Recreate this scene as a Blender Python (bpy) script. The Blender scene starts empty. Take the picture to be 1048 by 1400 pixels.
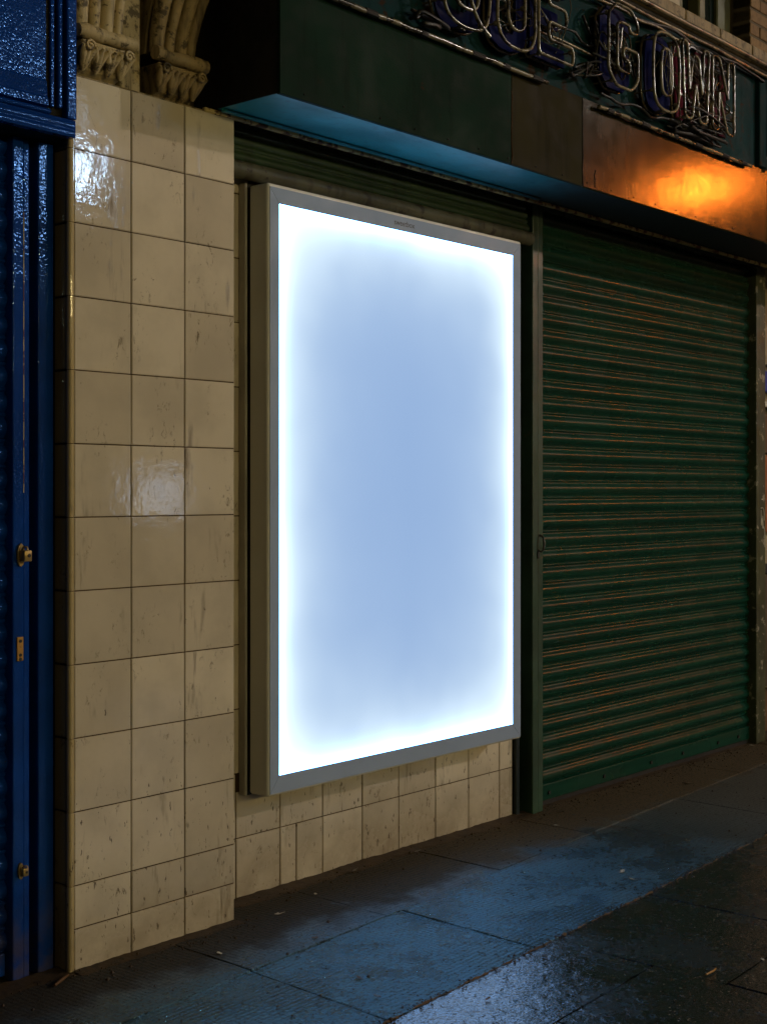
import bpy, bmesh, math, random
from mathutils import Vector, Matrix
from mathutils.geometry import tessellate_polygon

random.seed(7)
SC = bpy.context.scene
COL = SC.collection
R = math.radians

# ------------------------------------------------------------------ camera, sky, sun, exposure
cam_data = bpy.data.cameras.new("camera")
cam = bpy.data.objects.new("camera", cam_data)
COL.objects.link(cam)
cam.location = (-2.3126, -3.0842, 1.305)
cam.rotation_euler = (R(90), 0, -(math.pi / 2 - R(40.5566)))
cam_data.sensor_fit = 'VERTICAL'
cam_data.sensor_height = 36.0
cam_data.sensor_width = 36.0
cam_data.lens = 1900.0 / 1400.0 * 36.0
cam_data.shift_y = -29.0 / 1400.0
cam_data.clip_start = 0.05
cam_data.clip_end = 500.0
SC.camera = cam

world = bpy.data.worlds.new("World")
SC.world = world
world.use_nodes = True
wn = world.node_tree
bg = wn.nodes.get("Background") or wn.nodes.new("ShaderNodeBackground")
out = wn.nodes.get("World Output") or wn.nodes.new("ShaderNodeOutputWorld")
sky = wn.nodes.new("ShaderNodeTexSky")
sky.sky_type = 'NISHITA'
sky.sun_disc = False
sky.sun_elevation = R(1.5)
sky.sun_rotation = R(127)
wn.links.new(sky.outputs[0], bg.inputs[0])
wn.links.new(bg.outputs[0], out.inputs[0])
bg.inputs[1].default_value = 0.012

# faint moonlight from the same side as the street lamps
sun_d = bpy.data.lights.new("moon", 'SUN')
sun_d.energy = 0.01
sun_d.angle = R(0.5)
sun_d.color = (1.0, 0.93, 0.82)
sun_o = bpy.data.objects.new("moon", sun_d)
COL.objects.link(sun_o)
sun_o.rotation_euler = Vector((-1.33, 1.0, -0.47)).to_track_quat('-Z', 'Y').to_euler()
sun_o.location = (11, -8, 9)

SC.view_settings.view_transform = 'Standard'
SC.view_settings.look = 'None'
SC.view_settings.exposure = 0.0
SC.view_settings.gamma = 1.0
SC.view_settings.use_curve_mapping = False
SC.cycles.use_denoising = True
SC.cycles.sample_clamp_indirect = 4.0
SC.cycles.sample_clamp_direct = 0.0
SC.cycles.max_bounces = 8
SC.cycles.caustics_reflective = False

WARM = (1.0, 0.89, 0.76)       # street lamp
SODIUM = (1.0, 0.21, 0.018)     # old sodium lamp
LAMP_W = 1200.0
LAMP_S = 480.0
SIGN_W = 62.0
SCREEN = 1.0
LAMP_FILL = 300.0

# ------------------------------------------------------------------ materials
class N:
    """small node helper"""
    def __init__(s, name):
        s.m = bpy.data.materials.new(name)
        s.m.use_nodes = True
        s.t = s.m.node_tree
        s.b = s.t.nodes["Principled BSDF"]
        s.out = s.t.nodes["Material Output"]
        s._pos = None
    def n(s, typ, **kw):
        nd = s.t.nodes.new(typ)
        for k, v in kw.items():
            setattr(nd, k, v)
        return nd
    def l(s, a, b):
        s.t.links.new(a, b)
    def pos(s):
        if s._pos is None:
            s._pos = s.n("ShaderNodeNewGeometry").outputs["Position"]
        return s._pos
    def mapped(s, scale=(1, 1, 1), off=None, src=None):
        mp = s.n("ShaderNodeMapping")
        mp.inputs["Scale"].default_value = scale
        s.l(src or s.pos(), mp.inputs["Vector"])
        if off is not None:
            mp.inputs["Location"].default_value = off
        return mp.outputs[0]
    def noise(s, scale, detail=4, rough=0.55, vec=None, dist=0.0):
        nd = s.n("ShaderNodeTexNoise")
        nd.inputs["Scale"].default_value = scale
        nd.inputs["Detail"].default_value = detail
        nd.inputs["Roughness"].default_value = rough
        nd.inputs["Distortion"].default_value = dist
        s.l(vec or s.pos(), nd.inputs["Vector"])
        return nd.outputs["Fac"]
    def voro(s, scale, vec=None, feature='F1'):
        nd = s.n("ShaderNodeTexVoronoi", feature=feature)
        nd.inputs["Scale"].default_value = scale
        s.l(vec or s.pos(), nd.inputs["Vector"])
        return nd.outputs["Distance"]
    def ramp(s, fac, a, b, lo=0.0, hi=1.0):
        nd = s.n("ShaderNodeMapRange")
        nd.interpolation_type = 'SMOOTHSTEP'
        nd.inputs["From Min"].default_value = a
        nd.inputs["From Max"].default_value = b
        nd.inputs["To Min"].default_value = lo
        nd.inputs["To Max"].default_value = hi
        s.l(fac, nd.inputs["Value"])
        return nd.outputs[0]
    def math(s, op, a, b=None):
        nd = s.n("ShaderNodeMath", operation=op)
        for i, v in enumerate((a, b)):
            if v is None:
                continue
            if isinstance(v, (int, float)):
                nd.inputs[i].default_value = v
            else:
                s.l(v, nd.inputs[i])
        return nd.outputs[0]
    def mix(s, fac, a, b):
        nd = s.n("ShaderNodeMix", data_type='RGBA')
        if isinstance(fac, (int, float)):
            nd.inputs[0].default_value = fac
        else:
            s.l(fac, nd.inputs[0])
        for i, v in ((6, a), (7, b)):
            if isinstance(v, tuple):
                nd.inputs[i].default_value = (*v[:3], 1)
            else:
                s.l(v, nd.inputs[i])
        return nd.outputs[2]
    def bump(s, h, strength=0.3, dist=0.002, prev=None):
        nd = s.n("ShaderNodeBump")
        nd.inputs["Strength"].default_value = strength
        nd.inputs["Distance"].default_value = dist
        s.l(h, nd.inputs["Height"])
        if prev is not None:
            s.l(prev, nd.inputs["Normal"])
        return nd.outputs[0]
    def set(s, **kw):
        names = dict(col="Base Color", rough="Roughness", metal="Metallic", spec="Specular IOR Level",
                     coat="Coat Weight", coatr="Coat Roughness", normal="Normal", coatn="Coat Normal",
                     emit="Emission Color", emits="Emission Strength", alpha="Alpha", trans="Transmission Weight")
        for k, v in kw.items():
            i = s.b.inputs[names[k]]
            if isinstance(v, tuple):
                i.default_value = (*v[:3], 1)
            elif isinstance(v, (int, float)):
                i.default_value = v
            else:
                s.l(v, i)
        return s
    def rnd(s):
        return s.n("ShaderNodeObjectInfo").outputs["Random"]
    def sep(s, v=None):
        nd = s.n("ShaderNodeSeparateXYZ")
        s.l(v or s.pos(), nd.inputs[0])
        return nd.outputs


def painted(name, col, rough=0.4, spec=0.5, grain=120, gs=0.15, gd=0.0015, wear=None, wearamt=0.62, streak=0.0,
            metal=0.0, coat=0.0, var=0.35):
    """paint or metal: mottled tone, fine relief, worn patches, vertical dirt streaks"""
    s = N(name)
    big = s.noise(3.5, 5)
    dark = tuple(c * (1 - var) for c in col)
    light = tuple(min(1, c * (1 + var)) for c in col)
    c = s.mix(s.ramp(big, 0.3, 0.7), dark, light)
    if streak > 0:
        st = s.noise(1.0, 4, vec=s.mapped((28, 28, 2.0)))
        c = s.mix(s.ramp(st, 0.5, 0.75, 0, streak), c, (0.02, 0.015, 0.008))
    if wear:
        w = s.noise(16, 8, 0.65)
        c = s.mix(s.ramp(w, wearamt, wearamt + 0.05), c, wear)
    rr = s.ramp(s.noise(11, 5), 0.3, 0.7, rough * 0.75, min(1, rough * 1.3))
    g = s.noise(grain, 3)
    nb = s.bump(g, gs, gd)
    s.set(col=c, rough=rr, spec=spec, metal=metal, normal=nb, coat=coat, coatr=0.1)
    return s.m


def tile_material(name="glazed_cream_tile", a=(0.58, 0.52, 0.41), b=(0.74, 0.675, 0.545)):
    s = N(name)
    oi = s.n("ShaderNodeObjectInfo")
    off = s.n("ShaderNodeVectorMath", operation='SCALE')
    s.l(oi.outputs["Random"], off.inputs["Scale"])
    off.inputs[0].default_value = (3.1, 1.7, 2.3)
    add = s.n("ShaderNodeVectorMath", operation='ADD')
    s.l(s.pos(), add.inputs[0]); s.l(off.outputs[0], add.inputs[1])
    v = add.outputs[0]
    tone = s.ramp(oi.outputs["Random"], 0, 1)
    c = s.mix(tone, a, b)
    c = s.mix(s.ramp(s.noise(5, 5, vec=v), 0.35, 0.7, 0, 0.45), c, tuple(q * 0.72 for q in a))
    z = s.sep()[2]
    # runs of dirt
    run = s.noise(1.0, 6, 0.6, vec=s.mapped((34, 34, 4.5), src=v))
    msk = s.noise(4.5, 3, vec=s.mapped((1.6, 1.6, 0.7), off=(5, 2, 1)))
    runs = s.math('MULTIPLY', s.ramp(run, 0.52, 0.70), s.ramp(msk, 0.53, 0.66))
    c = s.mix(s.math('MULTIPLY', runs, 0.8), c, (0.10, 0.062, 0.02))
    # rusty blotches, eaten edges
    bl = s.noise(42, 9, 0.75, vec=s.mapped((1.3, 1.3, 0.7)), dist=0.6)
    bmk = s.noise(5.0, 2, vec=s.mapped((1.5, 1.5, 0.8), off=(9, 4, 7)))
    blot = s.math('MULTIPLY', s.ramp(bl, 0.55, 0.66), s.ramp(bmk, 0.50, 0.60))
    c = s.mix(s.math('MULTIPLY', blot, 0.75), c, (0.08, 0.05, 0.015))
    # scuffs and chips, more of them near the pavement
    low = s.ramp(z, 0.1, 1.1, 0.095, 0.0)
    ch = s.noise(1.0, 5, 0.6, vec=s.mapped((75, 75, 26), src=v))
    thr = s.math('ADD', ch, low)
    chips = s.ramp(thr, 0.725, 0.75)
    c = s.mix(s.math('MULTIPLY', chips, 0.85), c, (0.045, 0.03, 0.015))
    grime = s.math('MULTIPLY', s.ramp(z, 0.0, 0.32, 1.0, 0.0), s.ramp(s.noise(7, 6, 0.6), 0.25, 0.75, 0.15, 0.8))
    c = s.mix(s.math('MULTIPLY', grime, 0.7), c, (0.14, 0.09, 0.035))
    dirt = s.math('MAXIMUM', runs, s.math('MAXIMUM', chips, grime))
    rough = s.ramp(dirt, 0, 1, 0.055, 0.6)
    nb = s.bump(s.noise(26, 3), 0.10, 0.004)
    nb = s.bump(s.noise(110, 2), 0.065, 0.0012, nb)
    s.set(col=c, rough=rough, spec=0.5, normal=nb)
    return s.m


def slab_material(name, base, var, ribs, wet_lo, wet_hi, brown=0.0, specks=0.0, bumpy=0.25, tint=(1, 1, 1), spec=0.5, coat=0.0, ior=1.5):
    """wet paving: ribbed or plain, grit, puddled film of water, dirt along the wall"""
    s = N(name)
    p = s.sep()
    oi = s.rnd()
    c = s.mix(s.ramp(s.noise(6, 8, 0.65), 0.3, 0.72), tuple(b * (1 - var) for b in base), tuple(b * (1 + var) for b in base))
    c = s.mix(s.ramp(oi, 0, 1, 0, 0.35), c, tuple(b * 0.7 for b in base))
    # dirt trodden along the wall
    wob = s.math('MULTIPLY', s.math('SUBTRACT', s.noise(5, 6, 0.6), 0.5), 0.45)
    near = s.ramp(s.math('ADD', p[1], wob), -0.38, -0.14)
    near = s.math('MULTIPLY', near, brown)
    dry = s.ramp(s.math('ADD', p[0], s.math('MULTIPLY', wob, 2.0)), 0.8, 3.0)
    near = s.math('MAXIMUM', near, s.math('MULTIPLY', s.ramp(p[0], 1.7, 3.2, 0, brown), 0.85))
    c = s.mix(near, c, s.mix(dry, (0.045, 0.029, 0.012), (0.125, 0.082, 0.034)))
    # crumbs
    cr = s.noise(95, 6, 0.7)
    c = s.mix(s.ramp(cr, 0.51, 0.60, 0, 0.85), c, (0.012, 0.011, 0.009))
    cl = s.math('MULTIPLY', s.ramp(s.noise(48, 7, 0.75), 0.56, 0.60), s.ramp(s.noise(5, 3), 0.48, 0.62))
    c = s.mix(cl, c, (0.014, 0.011, 0.007))
    gum = s.ramp(s.voro(7.0), 0.055, 0.075, 0.55, 0)
    c = s.mix(gum, c, tuple(min(1, b * 2.2) for b in base))
    if specks > 0:
        vv = s.voro(55)
        pick = s.ramp(s.noise(21, 2), 0.44, 0.50)
        c = s.mix(s.math('MULTIPLY', s.ramp(vv, 0.10, 0.17, specks, 0), pick), c, (0.40, 0.37, 0.30))
    film = s.noise(3.2, 6, 0.6, dist=0.4)
    fine = s.noise(38, 5, 0.65)
    film = s.math('ADD', s.math('MULTIPLY', film, 0.65), s.math('MULTIPLY', fine, 0.35))
    rough = s.ramp(film, 0.42, 0.58, wet_lo, wet_hi)
    rough = s.math('MAXIMUM', rough, s.math('MULTIPLY', near, 0.75))
    rough = s.math('MAXIMUM', rough, s.math('MULTIPLY', cl, 0.8))
    h = s.noise(60, 8, 0.75)
    nb = s.bump(h, bumpy, 0.006)
    nb = s.bump(s.voro(170), bumpy * 0.5, 0.002, nb)
    if specks > 0:
        nb = s.bump(s.ramp(s.voro(80), 0.02, 0.22, 1, 0), 0.8, 0.0022, nb)
        nb = s.bump(s.ramp(s.noise(14, 4), 0.45, 0.6), 0.25, 0.004, nb)
    if ribs > 0:
        w = s.n("ShaderNodeTexWave", wave_type='BANDS', bands_direction='Y', wave_profile='SIN')
        w.inputs["Scale"].default_value = 1.0
        w.inputs["Distortion"].default_value = 1.0
        w.inputs["Detail"].default_value = 2
        w.inputs["Detail Scale"].default_value = 6.0
        rot = s.n("ShaderNodeMapping"); rot.inputs["Rotation"].default_value = (0, 0, -0.045)
        rot.inputs["Scale"].default_value = (18, 18, 18)
        s.l(s.pos(), rot.inputs[0]); s.l(rot.outputs[0], w.inputs["Vector"])
        w2 = s.n("ShaderNodeTexWave", wave_type='BANDS', bands_direction='X', wave_profile='SIN')
        w2.inputs["Scale"].default_value = 1.0
        w2.inputs["Distortion"].default_value = 0.8
        s.l(rot.outputs[0], w2.inputs["Vector"])
        rib = s.math('ADD', w.outputs["Fac"], s.math('MULTIPLY', w2.outputs["Fac"], 0.7))
        worn = s.ramp(s.noise(4, 3), 0.3, 0.7, 0.35, 1.0)
        nb = s.bump(s.math('MULTIPLY', rib, worn), ribs, 0.004, nb)
    dm = s.math('MAXIMUM', s.math('MAXIMUM', cl, s.ramp(cr, 0.51, 0.60)), near)
    s.set(col=c, rough=rough, spec=s.math('MULTIPLY', s.math('SUBTRACT', 1.0, s.math('MULTIPLY', dm, 0.85)), spec), normal=nb)
    s.b.inputs["Specular Tint"].default_value = (*tint, 1)
    s.b.inputs['IOR'].default_value = ior
    if coat > 0:
        s.l(s.math("MULTIPLY", s.math("SUBTRACT", 1.0, dm), coat), s.b.inputs["Coat Weight"])
        s.b.inputs["Coat IOR"].default_value = 2.0
        s.l(s.math('MULTIPLY', rough, 0.9), s.b.inputs["Coat Roughness"])
        s.l(nb, s.b.inputs["Coat Normal"])
    return s.m


def screen_material(w, h):
    s = N("lit_screen")
    tc = s.n("ShaderNodeTexCoord").outputs["Object"]
    o = s.sep(tc)
    ax = s.math('SUBTRACT', w / 2, s.math('ABSOLUTE', o[0]))
    az = s.math('SUBTRACT', h / 2, s.math('ABSOLUTE', o[2]))
    def fall(d, k, amp):
        return s.math('MULTIPLY', s.math('EXPONENT', s.math('MULTIPLY', d, -1.0 / k)), amp)
    glow = s.math('ADD', fall(ax, 0.013, 1.0), fall(az, 0.020, 1.0))
    wide = s.math('ADD', s.math('ADD', fall(ax, 0.070, 0.85), fall(az, 0.085, 0.85)), s.math('ADD', fall(ax, 0.20, 0.36), fall(az, 0.24, 0.34)))
    uneven = s.ramp(s.noise(2.6, 2), 0.3, 0.7, 0.82, 1.15)
    wide = s.math('MULTIPLY', wide, uneven)
    led = s.math('ADD', fall(ax, 0.013, 1.0), fall(az, 0.016, 1.0))
    base = s.n("ShaderNodeCombineXYZ")
    k = SCREEN
    for i, (c, g, wd, ld) in enumerate(((0.29, 0.7, 0.62, 0.4), (0.44, 1.6, 0.66, 3.0), (0.715, 4.2, 0.50, 7.0))):
        t = s.math('ADD', s.math('MULTIPLY', glow, g), s.math('MULTIPLY', wide, wd))
        t = s.math('ADD', t, s.math('MULTIPLY', led, ld))
        s.l(s.math('MULTIPLY', s.math('ADD', t, c), k), base.inputs[i])
    e = s.n("ShaderNodeEmission")
    s.l(base.outputs[0], e.inputs[0]); e.inputs[1].default_value = 1.0
    s.l(e.outputs[0], s.out.inputs["Surface"])
    return s.m


def emitter(name, col, strength):
    s = N(name)
    e = s.n("ShaderNodeEmission")
    e.inputs[0].default_value = (*col, 1)
    e.inputs[1].default_value = strength
    s.l(e.outputs[0], s.out.inputs["Surface"])
    return s.m


def brick_material():
    s = N("brick")
    c = s.mix(s.rnd(), (0.17, 0.10, 0.05), (0.27, 0.17, 0.08))
    c = s.mix(s.ramp(s.noise(30, 6), 0.45, 0.7, 0, 0.6), c, (0.09, 0.055, 0.03))
    s.set(col=c, rough=0.85, normal=s.bump(s.noise(90, 5), 0.5, 0.003))
    return s.m


def stone_material(name, a, b, soot_or_fade, sootamt=0.6):
    s = N(name)
    c = s.mix(s.ramp(s.noise(9, 7, 0.6), 0.3, 0.7), a, b)
    st = s.noise(1.0, 5, vec=s.mapped((40, 40, 5)))
    c = s.mix(s.ramp(st, 0.45, 0.72, 0, sootamt), c, soot_or_fade)
    cr = s.noise(22, 8, 0.7)
    c = s.mix(s.ramp(cr, 0.53, 0.62, 0, 0.85), c, soot_or_fade)
    s.set(col=c, rough=0.62, spec=0.4, normal=s.bump(s.noise(55, 7, 0.7), 0.45, 0.006))
    return s.m


def shutter_green():
    s = N("green_shutter_paint")
    c = s.mix(s.ramp(s.noise(1.0, 5, vec=s.mapped((1.2, 1.2, 30))), 0.3, 0.7), (0.005, 0.038, 0.027), (0.009, 0.058, 0.038))
    d = s.noise(1.0, 3, 0.5, vec=s.mapped((1.6, 1.6, 45)))
    c = s.mix(s.ramp(d, 0.50, 0.75, 0, 0.28), c, (0.035, 0.030, 0.017))
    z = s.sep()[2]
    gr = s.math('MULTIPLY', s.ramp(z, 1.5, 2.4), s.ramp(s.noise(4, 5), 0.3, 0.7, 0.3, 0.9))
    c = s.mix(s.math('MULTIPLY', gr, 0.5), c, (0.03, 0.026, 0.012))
    ch = s.noise(30, 8, 0.7, vec=s.mapped((0.5, 0.5, 1.6)))
    c = s.mix(s.ramp(ch, 0.70, 0.73, 0, 0.8), c, (0.20, 0.18, 0.15))
    rr = s.ramp(s.noise(6, 2), 0.3, 0.7, 0.20, 0.34)
    s.set(col=c, rough=rr, spec=0.125, normal=s.bump(s.noise(40, 3), 0.05, 0.002))
    return s.m


def fascia_paint(name, col, rough, spec, grain_amt, rust=0.63, soot_or_fade=None):
    s = N(name)
    c = s.mix(s.ramp(s.noise(4, 6), 0.3, 0.7), tuple(x * 0.75 for x in col), tuple(x * 1.25 for x in col))
    st = s.noise(1.0, 5, vec=s.mapped((30, 30, 2.5)))
    c = s.mix(s.ramp(st, 0.52, 0.75, 0, 0.5), c, tuple(x * 0.35 for x in col))
    ru = s.noise(13, 9, 0.75)
    c = s.mix(s.ramp(ru, rust, rust + 0.06, 0, 0.9), c, (0.035, 0.016, 0.008))
    if soot_or_fade:            # painted fade: the box glow dying out along the panel
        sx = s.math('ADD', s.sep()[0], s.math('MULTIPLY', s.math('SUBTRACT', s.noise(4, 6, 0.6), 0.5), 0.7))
        st_ = s.ramp(sx, soot_or_fade[0], soot_or_fade[1])
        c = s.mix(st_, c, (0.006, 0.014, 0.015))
    rr = s.ramp(s.noise(8, 7, 0.65), 0.3, 0.7, rough * 0.85, min(1.0, rough * 1.2))
    if soot_or_fade:
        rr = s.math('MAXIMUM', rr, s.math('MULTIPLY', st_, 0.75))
    nb = s.bump(s.noise(170, 3), grain_amt, 0.002)
    nb = s.bump(s.noise(1.0, 3, vec=s.mapped((5, 5, 40))), grain_amt * 0.5, 0.003, nb)
    nb = s.bump(s.noise(7, 3), 0.022, 0.02, nb)
    s.set(col=c, rough=rr, spec=spec, normal=nb)
    return s.m


def blue_gloss():
    s = N("blue_gloss_paint")
    c = s.mix(s.ramp(s.noise(6, 5), 0.3, 0.7), (0.003, 0.032, 0.21), (0.004, 0.046, 0.30))
    wr = s.noise(20, 8, 0.7)
    c = s.mix(s.ramp(wr, 0.68, 0.72, 0, 0.8), c, (0.05, 0.03, 0.02))
    z = s.sep()[2]
    low = s.math('MULTIPLY', s.ramp(z, 0.0, 0.30, 1, 0), s.ramp(s.noise(14, 6), 0.35, 0.65))
    c = s.mix(s.math('MULTIPLY', low, 0.6), c, (0.09, 0.065, 0.03))
    v_ = s.voro(125)
    dome = s.math('SUBTRACT', 1.0, s.math('POWER', v_, 2.0))
    patch = s.ramp(s.noise(9, 4), 0.3, 0.65, 0.35, 1.0)
    nb = s.bump(s.math('MULTIPLY', dome, patch), 0.45, 0.0011)
    nb = s.bump(s.noise(18, 3), 0.10, 0.01, nb)
    s.set(col=c, rough=0.05, spec=0.5, normal=nb)
    s.b.inputs['Specular Tint'].default_value = (0.35, 0.60, 1.0, 1)
    return s.m


M = {}
M['tile'] = tile_material()
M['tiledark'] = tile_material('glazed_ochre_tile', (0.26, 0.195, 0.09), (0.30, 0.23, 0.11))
M['tileedge'] = tile_material('glazed_edge_tile', (0.52, 0.42, 0.24), (0.56, 0.46, 0.27))
M['grout'] = painted("brown_grout", (0.065, 0.038, 0.015), 0.85, 0.2, 90, 0.3)
M['slabA'] = slab_material("dirty_concrete_slab", (0.029, 0.046, 0.058), 0.50, 0.45, 0.16, 0.46, brown=1.0, bumpy=0.85, tint=(0.34, 0.72, 1.0), spec=1.0, ior=2.2)
M['slabB'] = slab_material("ribbed_wet_slab", (0.036, 0.056, 0.068), 0.60, 0.80, 0.06, 0.48, brown=0.95, bumpy=0.9, tint=(0.34, 0.72, 1.0), spec=1.0, ior=2.5)
M['slabC'] = slab_material("smooth_wet_slab", (0.009, 0.013, 0.011), 0.4, 0.0, 0.05, 0.30, specks=0.9, bumpy=0.24, tint=(0.25, 0.62, 1.0), spec=1.0, ior=1.9, coat=0.8)
M['bed'] = painted("joint_dirt", (0.035, 0.024, 0.014), 0.9, 0.2, 60, 0.6, 0.006)
M['dirt'] = stone_material("trodden_dirt", (0.035, 0.022, 0.010), (0.06, 0.038, 0.017), (0.012, 0.008, 0.004), 0.4)
M['rustdirt'] = stone_material("rusty_dirt", (0.10, 0.055, 0.022), (0.17, 0.10, 0.042), (0.03, 0.018, 0.008), 0.4)
M['asphalt'] = painted("asphalt", (0.045, 0.045, 0.047), 0.55, 0.5, 180, 0.6, 0.006)
M['kerb'] = stone_material("kerb_stone", (0.18, 0.17, 0.16), (0.26, 0.25, 0.23), (0.06, 0.055, 0.05), 0.4)
M['green'] = shutter_green()
M['greenpost'] = painted("green_post_paint", (0.022, 0.060, 0.036), 0.45, 0.5, 90, 0.15, wear=(0.10, 0.07, 0.035), wearamt=0.66, streak=0.5)
M['wornpost'] = painted("worn_green_post_paint", (0.055, 0.065, 0.03), 0.5, 0.5, 90, 0.2, wear=(0.30, 0.28, 0.22), wearamt=0.57, streak=0.4)
M['blackpost'] = painted("black_green_post", (0.008, 0.016, 0.017), 0.4, 0.5, 80, 0.15)
M['oilsteel'] = painted("greasy_steel_bar", (0.12, 0.115, 0.075), 0.42, 0.5, 60, 0.2, wear=(0.04, 0.03, 0.02), wearamt=0.56, streak=0.6)
M['darkslat'] = painted("dark_green_slat", (0.03, 0.06, 0.03), 0.45, 0.5, 80, 0.2, streak=0.5)
M['fasciaA'] = fascia_paint("dark_green_fascia_paint", (0.008, 0.026, 0.019), 0.75, 0.08, 0.30)
M['fasciaB'] = fascia_paint("brushed_green_fascia_paint", (0.024, 0.020, 0.009), 0.13, 0.22, 0.055, 0.66)
M['fasciaC'] = fascia_paint("glow_tinted_fascia_paint", (0.030, 0.027, 0.013), 0.75, 0.08, 0.20, 0.64)  # brown tint paints the orange lamp's glow onto this panel
M['soffit'] = fascia_paint("teal_soffit_paint", (0.008, 0.25, 0.29), 0.36, 0.5, 0.25, 0.70, soot_or_fade=(1.5, 2.3))  # colour darkens along X to paint in the glow falling off
M['signboard'] = fascia_paint("teal_sign_paint", (0.008, 0.034, 0.042), 0.7, 0.06, 0.30, 0.57)
M['endblack'] = painted("black_paint_and_shade", (0.008, 0.008, 0.008), 0.7, 0.3)
M['driprail'] = painted("yellowed_drip_rail", (0.50, 0.40, 0.17), 0.5, 0.5, wear=(0.12, 0.05, 0.02), wearamt=0.5)
M['case'] = painted("silver_case_paint", (0.74, 0.74, 0.70), 0.45, 0.5, 200, 0.04, 0.0005, var=0.06)
M['frame'] = painted("silver_frame_paint", (0.33, 0.43, 0.64), 0.55, 0.2, 200, 0.03, 0.0005, var=0.04)
M['print'] = painted("dark_print", (0.03, 0.03, 0.035), 0.5)
M['rubber_or_shade'] = painted("black_rubber_and_shade", (0.012, 0.012, 0.012), 0.6)
M['alu'] = painted("dull_aluminium", (0.42, 0.40, 0.36), 0.4, 0.5, var=0.2)
M['blue'] = blue_gloss()
M['brass'] = painted("tarnished_brass", (0.36, 0.25, 0.09), 0.35, 0.5, 120, 0.2, metal=0.6, wear=(0.05, 0.03, 0.015), wearamt=0.60)
M['ochre'] = painted("ochre_plate", (0.50, 0.26, 0.04), 0.5, 0.5, 90, 0.2, wear=(0.05, 0.03, 0.015), wearamt=0.58)
M['stone'] = stone_material("weathered_stone", (0.40, 0.33, 0.18), (0.55, 0.46, 0.28), (0.045, 0.033, 0.014))
M['sootstone'] = stone_material("sooty_stone", (0.22, 0.17, 0.08), (0.40, 0.30, 0.15), (0.02, 0.014, 0.007), 0.8)
M['carved'] = stone_material("carved_stone", (0.43, 0.35, 0.19), (0.58, 0.47, 0.27), (0.03, 0.02, 0.010), 0.5)
M['sill'] = stone_material("sill_stone", (0.24, 0.18, 0.09), (0.34, 0.26, 0.14), (0.07, 0.05, 0.02))
M['brick'] = brick_material()
M['wallback'] = painted("rendered_wall", (0.10, 0.08, 0.055), 0.9, 0.2)
M['darkwall'] = painted("sooty_wall", (0.03, 0.026, 0.018), 0.9, 0.2)
M['neon'] = painted("unlit_neon_glass", (0.19, 0.17, 0.12), 0.2, 0.3, 60, 0.04, wear=(0.03, 0.025, 0.017), wearamt=0.50, coat=0.15)
M['neonback'] = painted("grimy_neon_glass", (0.075, 0.058, 0.032), 0.25, 0.5, 60, 0.1, wear=(0.03, 0.025, 0.018), wearamt=0.5)
M['letterblue'] = painted("blue_letter_paint", (0.004, 0.007, 0.055), 0.75, 0.05, wear=(0.07, 0.09, 0.18), wearamt=0.70)
M['letterred'] = painted("red_backing_paint", (0.10, 0.012, 0.03), 0.75, 0.05, wear=(0.03, 0.02, 0.02), wearamt=0.5)
M['cable'] = painted("black_cable", (0.010, 0.010, 0.010), 0.5)
M['conduit'] = painted("galvanised_conduit", (0.20, 0.165, 0.10), 0.35, 0.5, metal=0.3, wear=(0.05, 0.035, 0.02), wearamt=0.52)
M['rust'] = painted("rust", (0.06, 0.028, 0.012), 0.8, 0.2)
M['porcelain'] = painted("porcelain", (0.16, 0.14, 0.10), 0.3, 0.5)
M['winframe'] = painted("olive_window_paint", (0.10, 0.10, 0.045), 0.5, 0.4)
M['pane'] = painted("dark_pane", (0.006, 0.012, 0.010), 0.06, 0.6, var=0.1)
M['blind'] = painted("pale_blind", (0.52, 0.46, 0.36), 0.8, 0.2, var=0.1)
M['cream'] = painted("cream_panel", (0.34, 0.29, 0.18), 0.6, 0.4)
M['poster'] = painted("blue_poster", (0.015, 0.05, 0.42), 0.4, 0.4)
M['orange'] = painted("orange_panel", (0.34, 0.12, 0.04), 0.6, 0.4)
M['white'] = painted("white_paint", (0.62, 0.60, 0.52), 0.6, 0.3, var=0.15)
M['brownwood'] = painted("brown_wood", (0.12, 0.07, 0.035), 0.6, 0.3)
M['leaf'] = painted("dead_leaf", (0.11, 0.055, 0.02), 0.6, 0.4)
M['darkleaf'] = painted("wet_dark_leaf", (0.022, 0.015, 0.008), 0.35, 0.5)
M['paper'] = painted("paper_scrap", (0.55, 0.52, 0.45), 0.7, 0.3)
M['steel'] = painted("lamp_post_steel", (0.05, 0.055, 0.055), 0.45, 0.5)
M['facade'] = painted("opposite_facade", (0.16, 0.13, 0.10), 0.9, 0.2)
M['lampwarm'] = emitter("warm_lamp_lens", WARM, LAMP_W)
M['lampfill'] = emitter("yellow_fill_globe", (1.0, 0.80, 0.36), LAMP_FILL)
M['lampsodium'] = emitter("sodium_lamp_lens", SODIUM, LAMP_S)
M['signlit'] = emitter("lit_sign_face", (0.50, 0.72, 1.0), SIGN_W)
M['upperlit'] = emitter("lit_upper_window_glass", (0.50, 0.72, 1.0), SIGN_W * 0.09)
M['winlit'] = emitter("lit_window_glass", (0.60, 0.75, 1.0), SIGN_W * 0.07)

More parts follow.
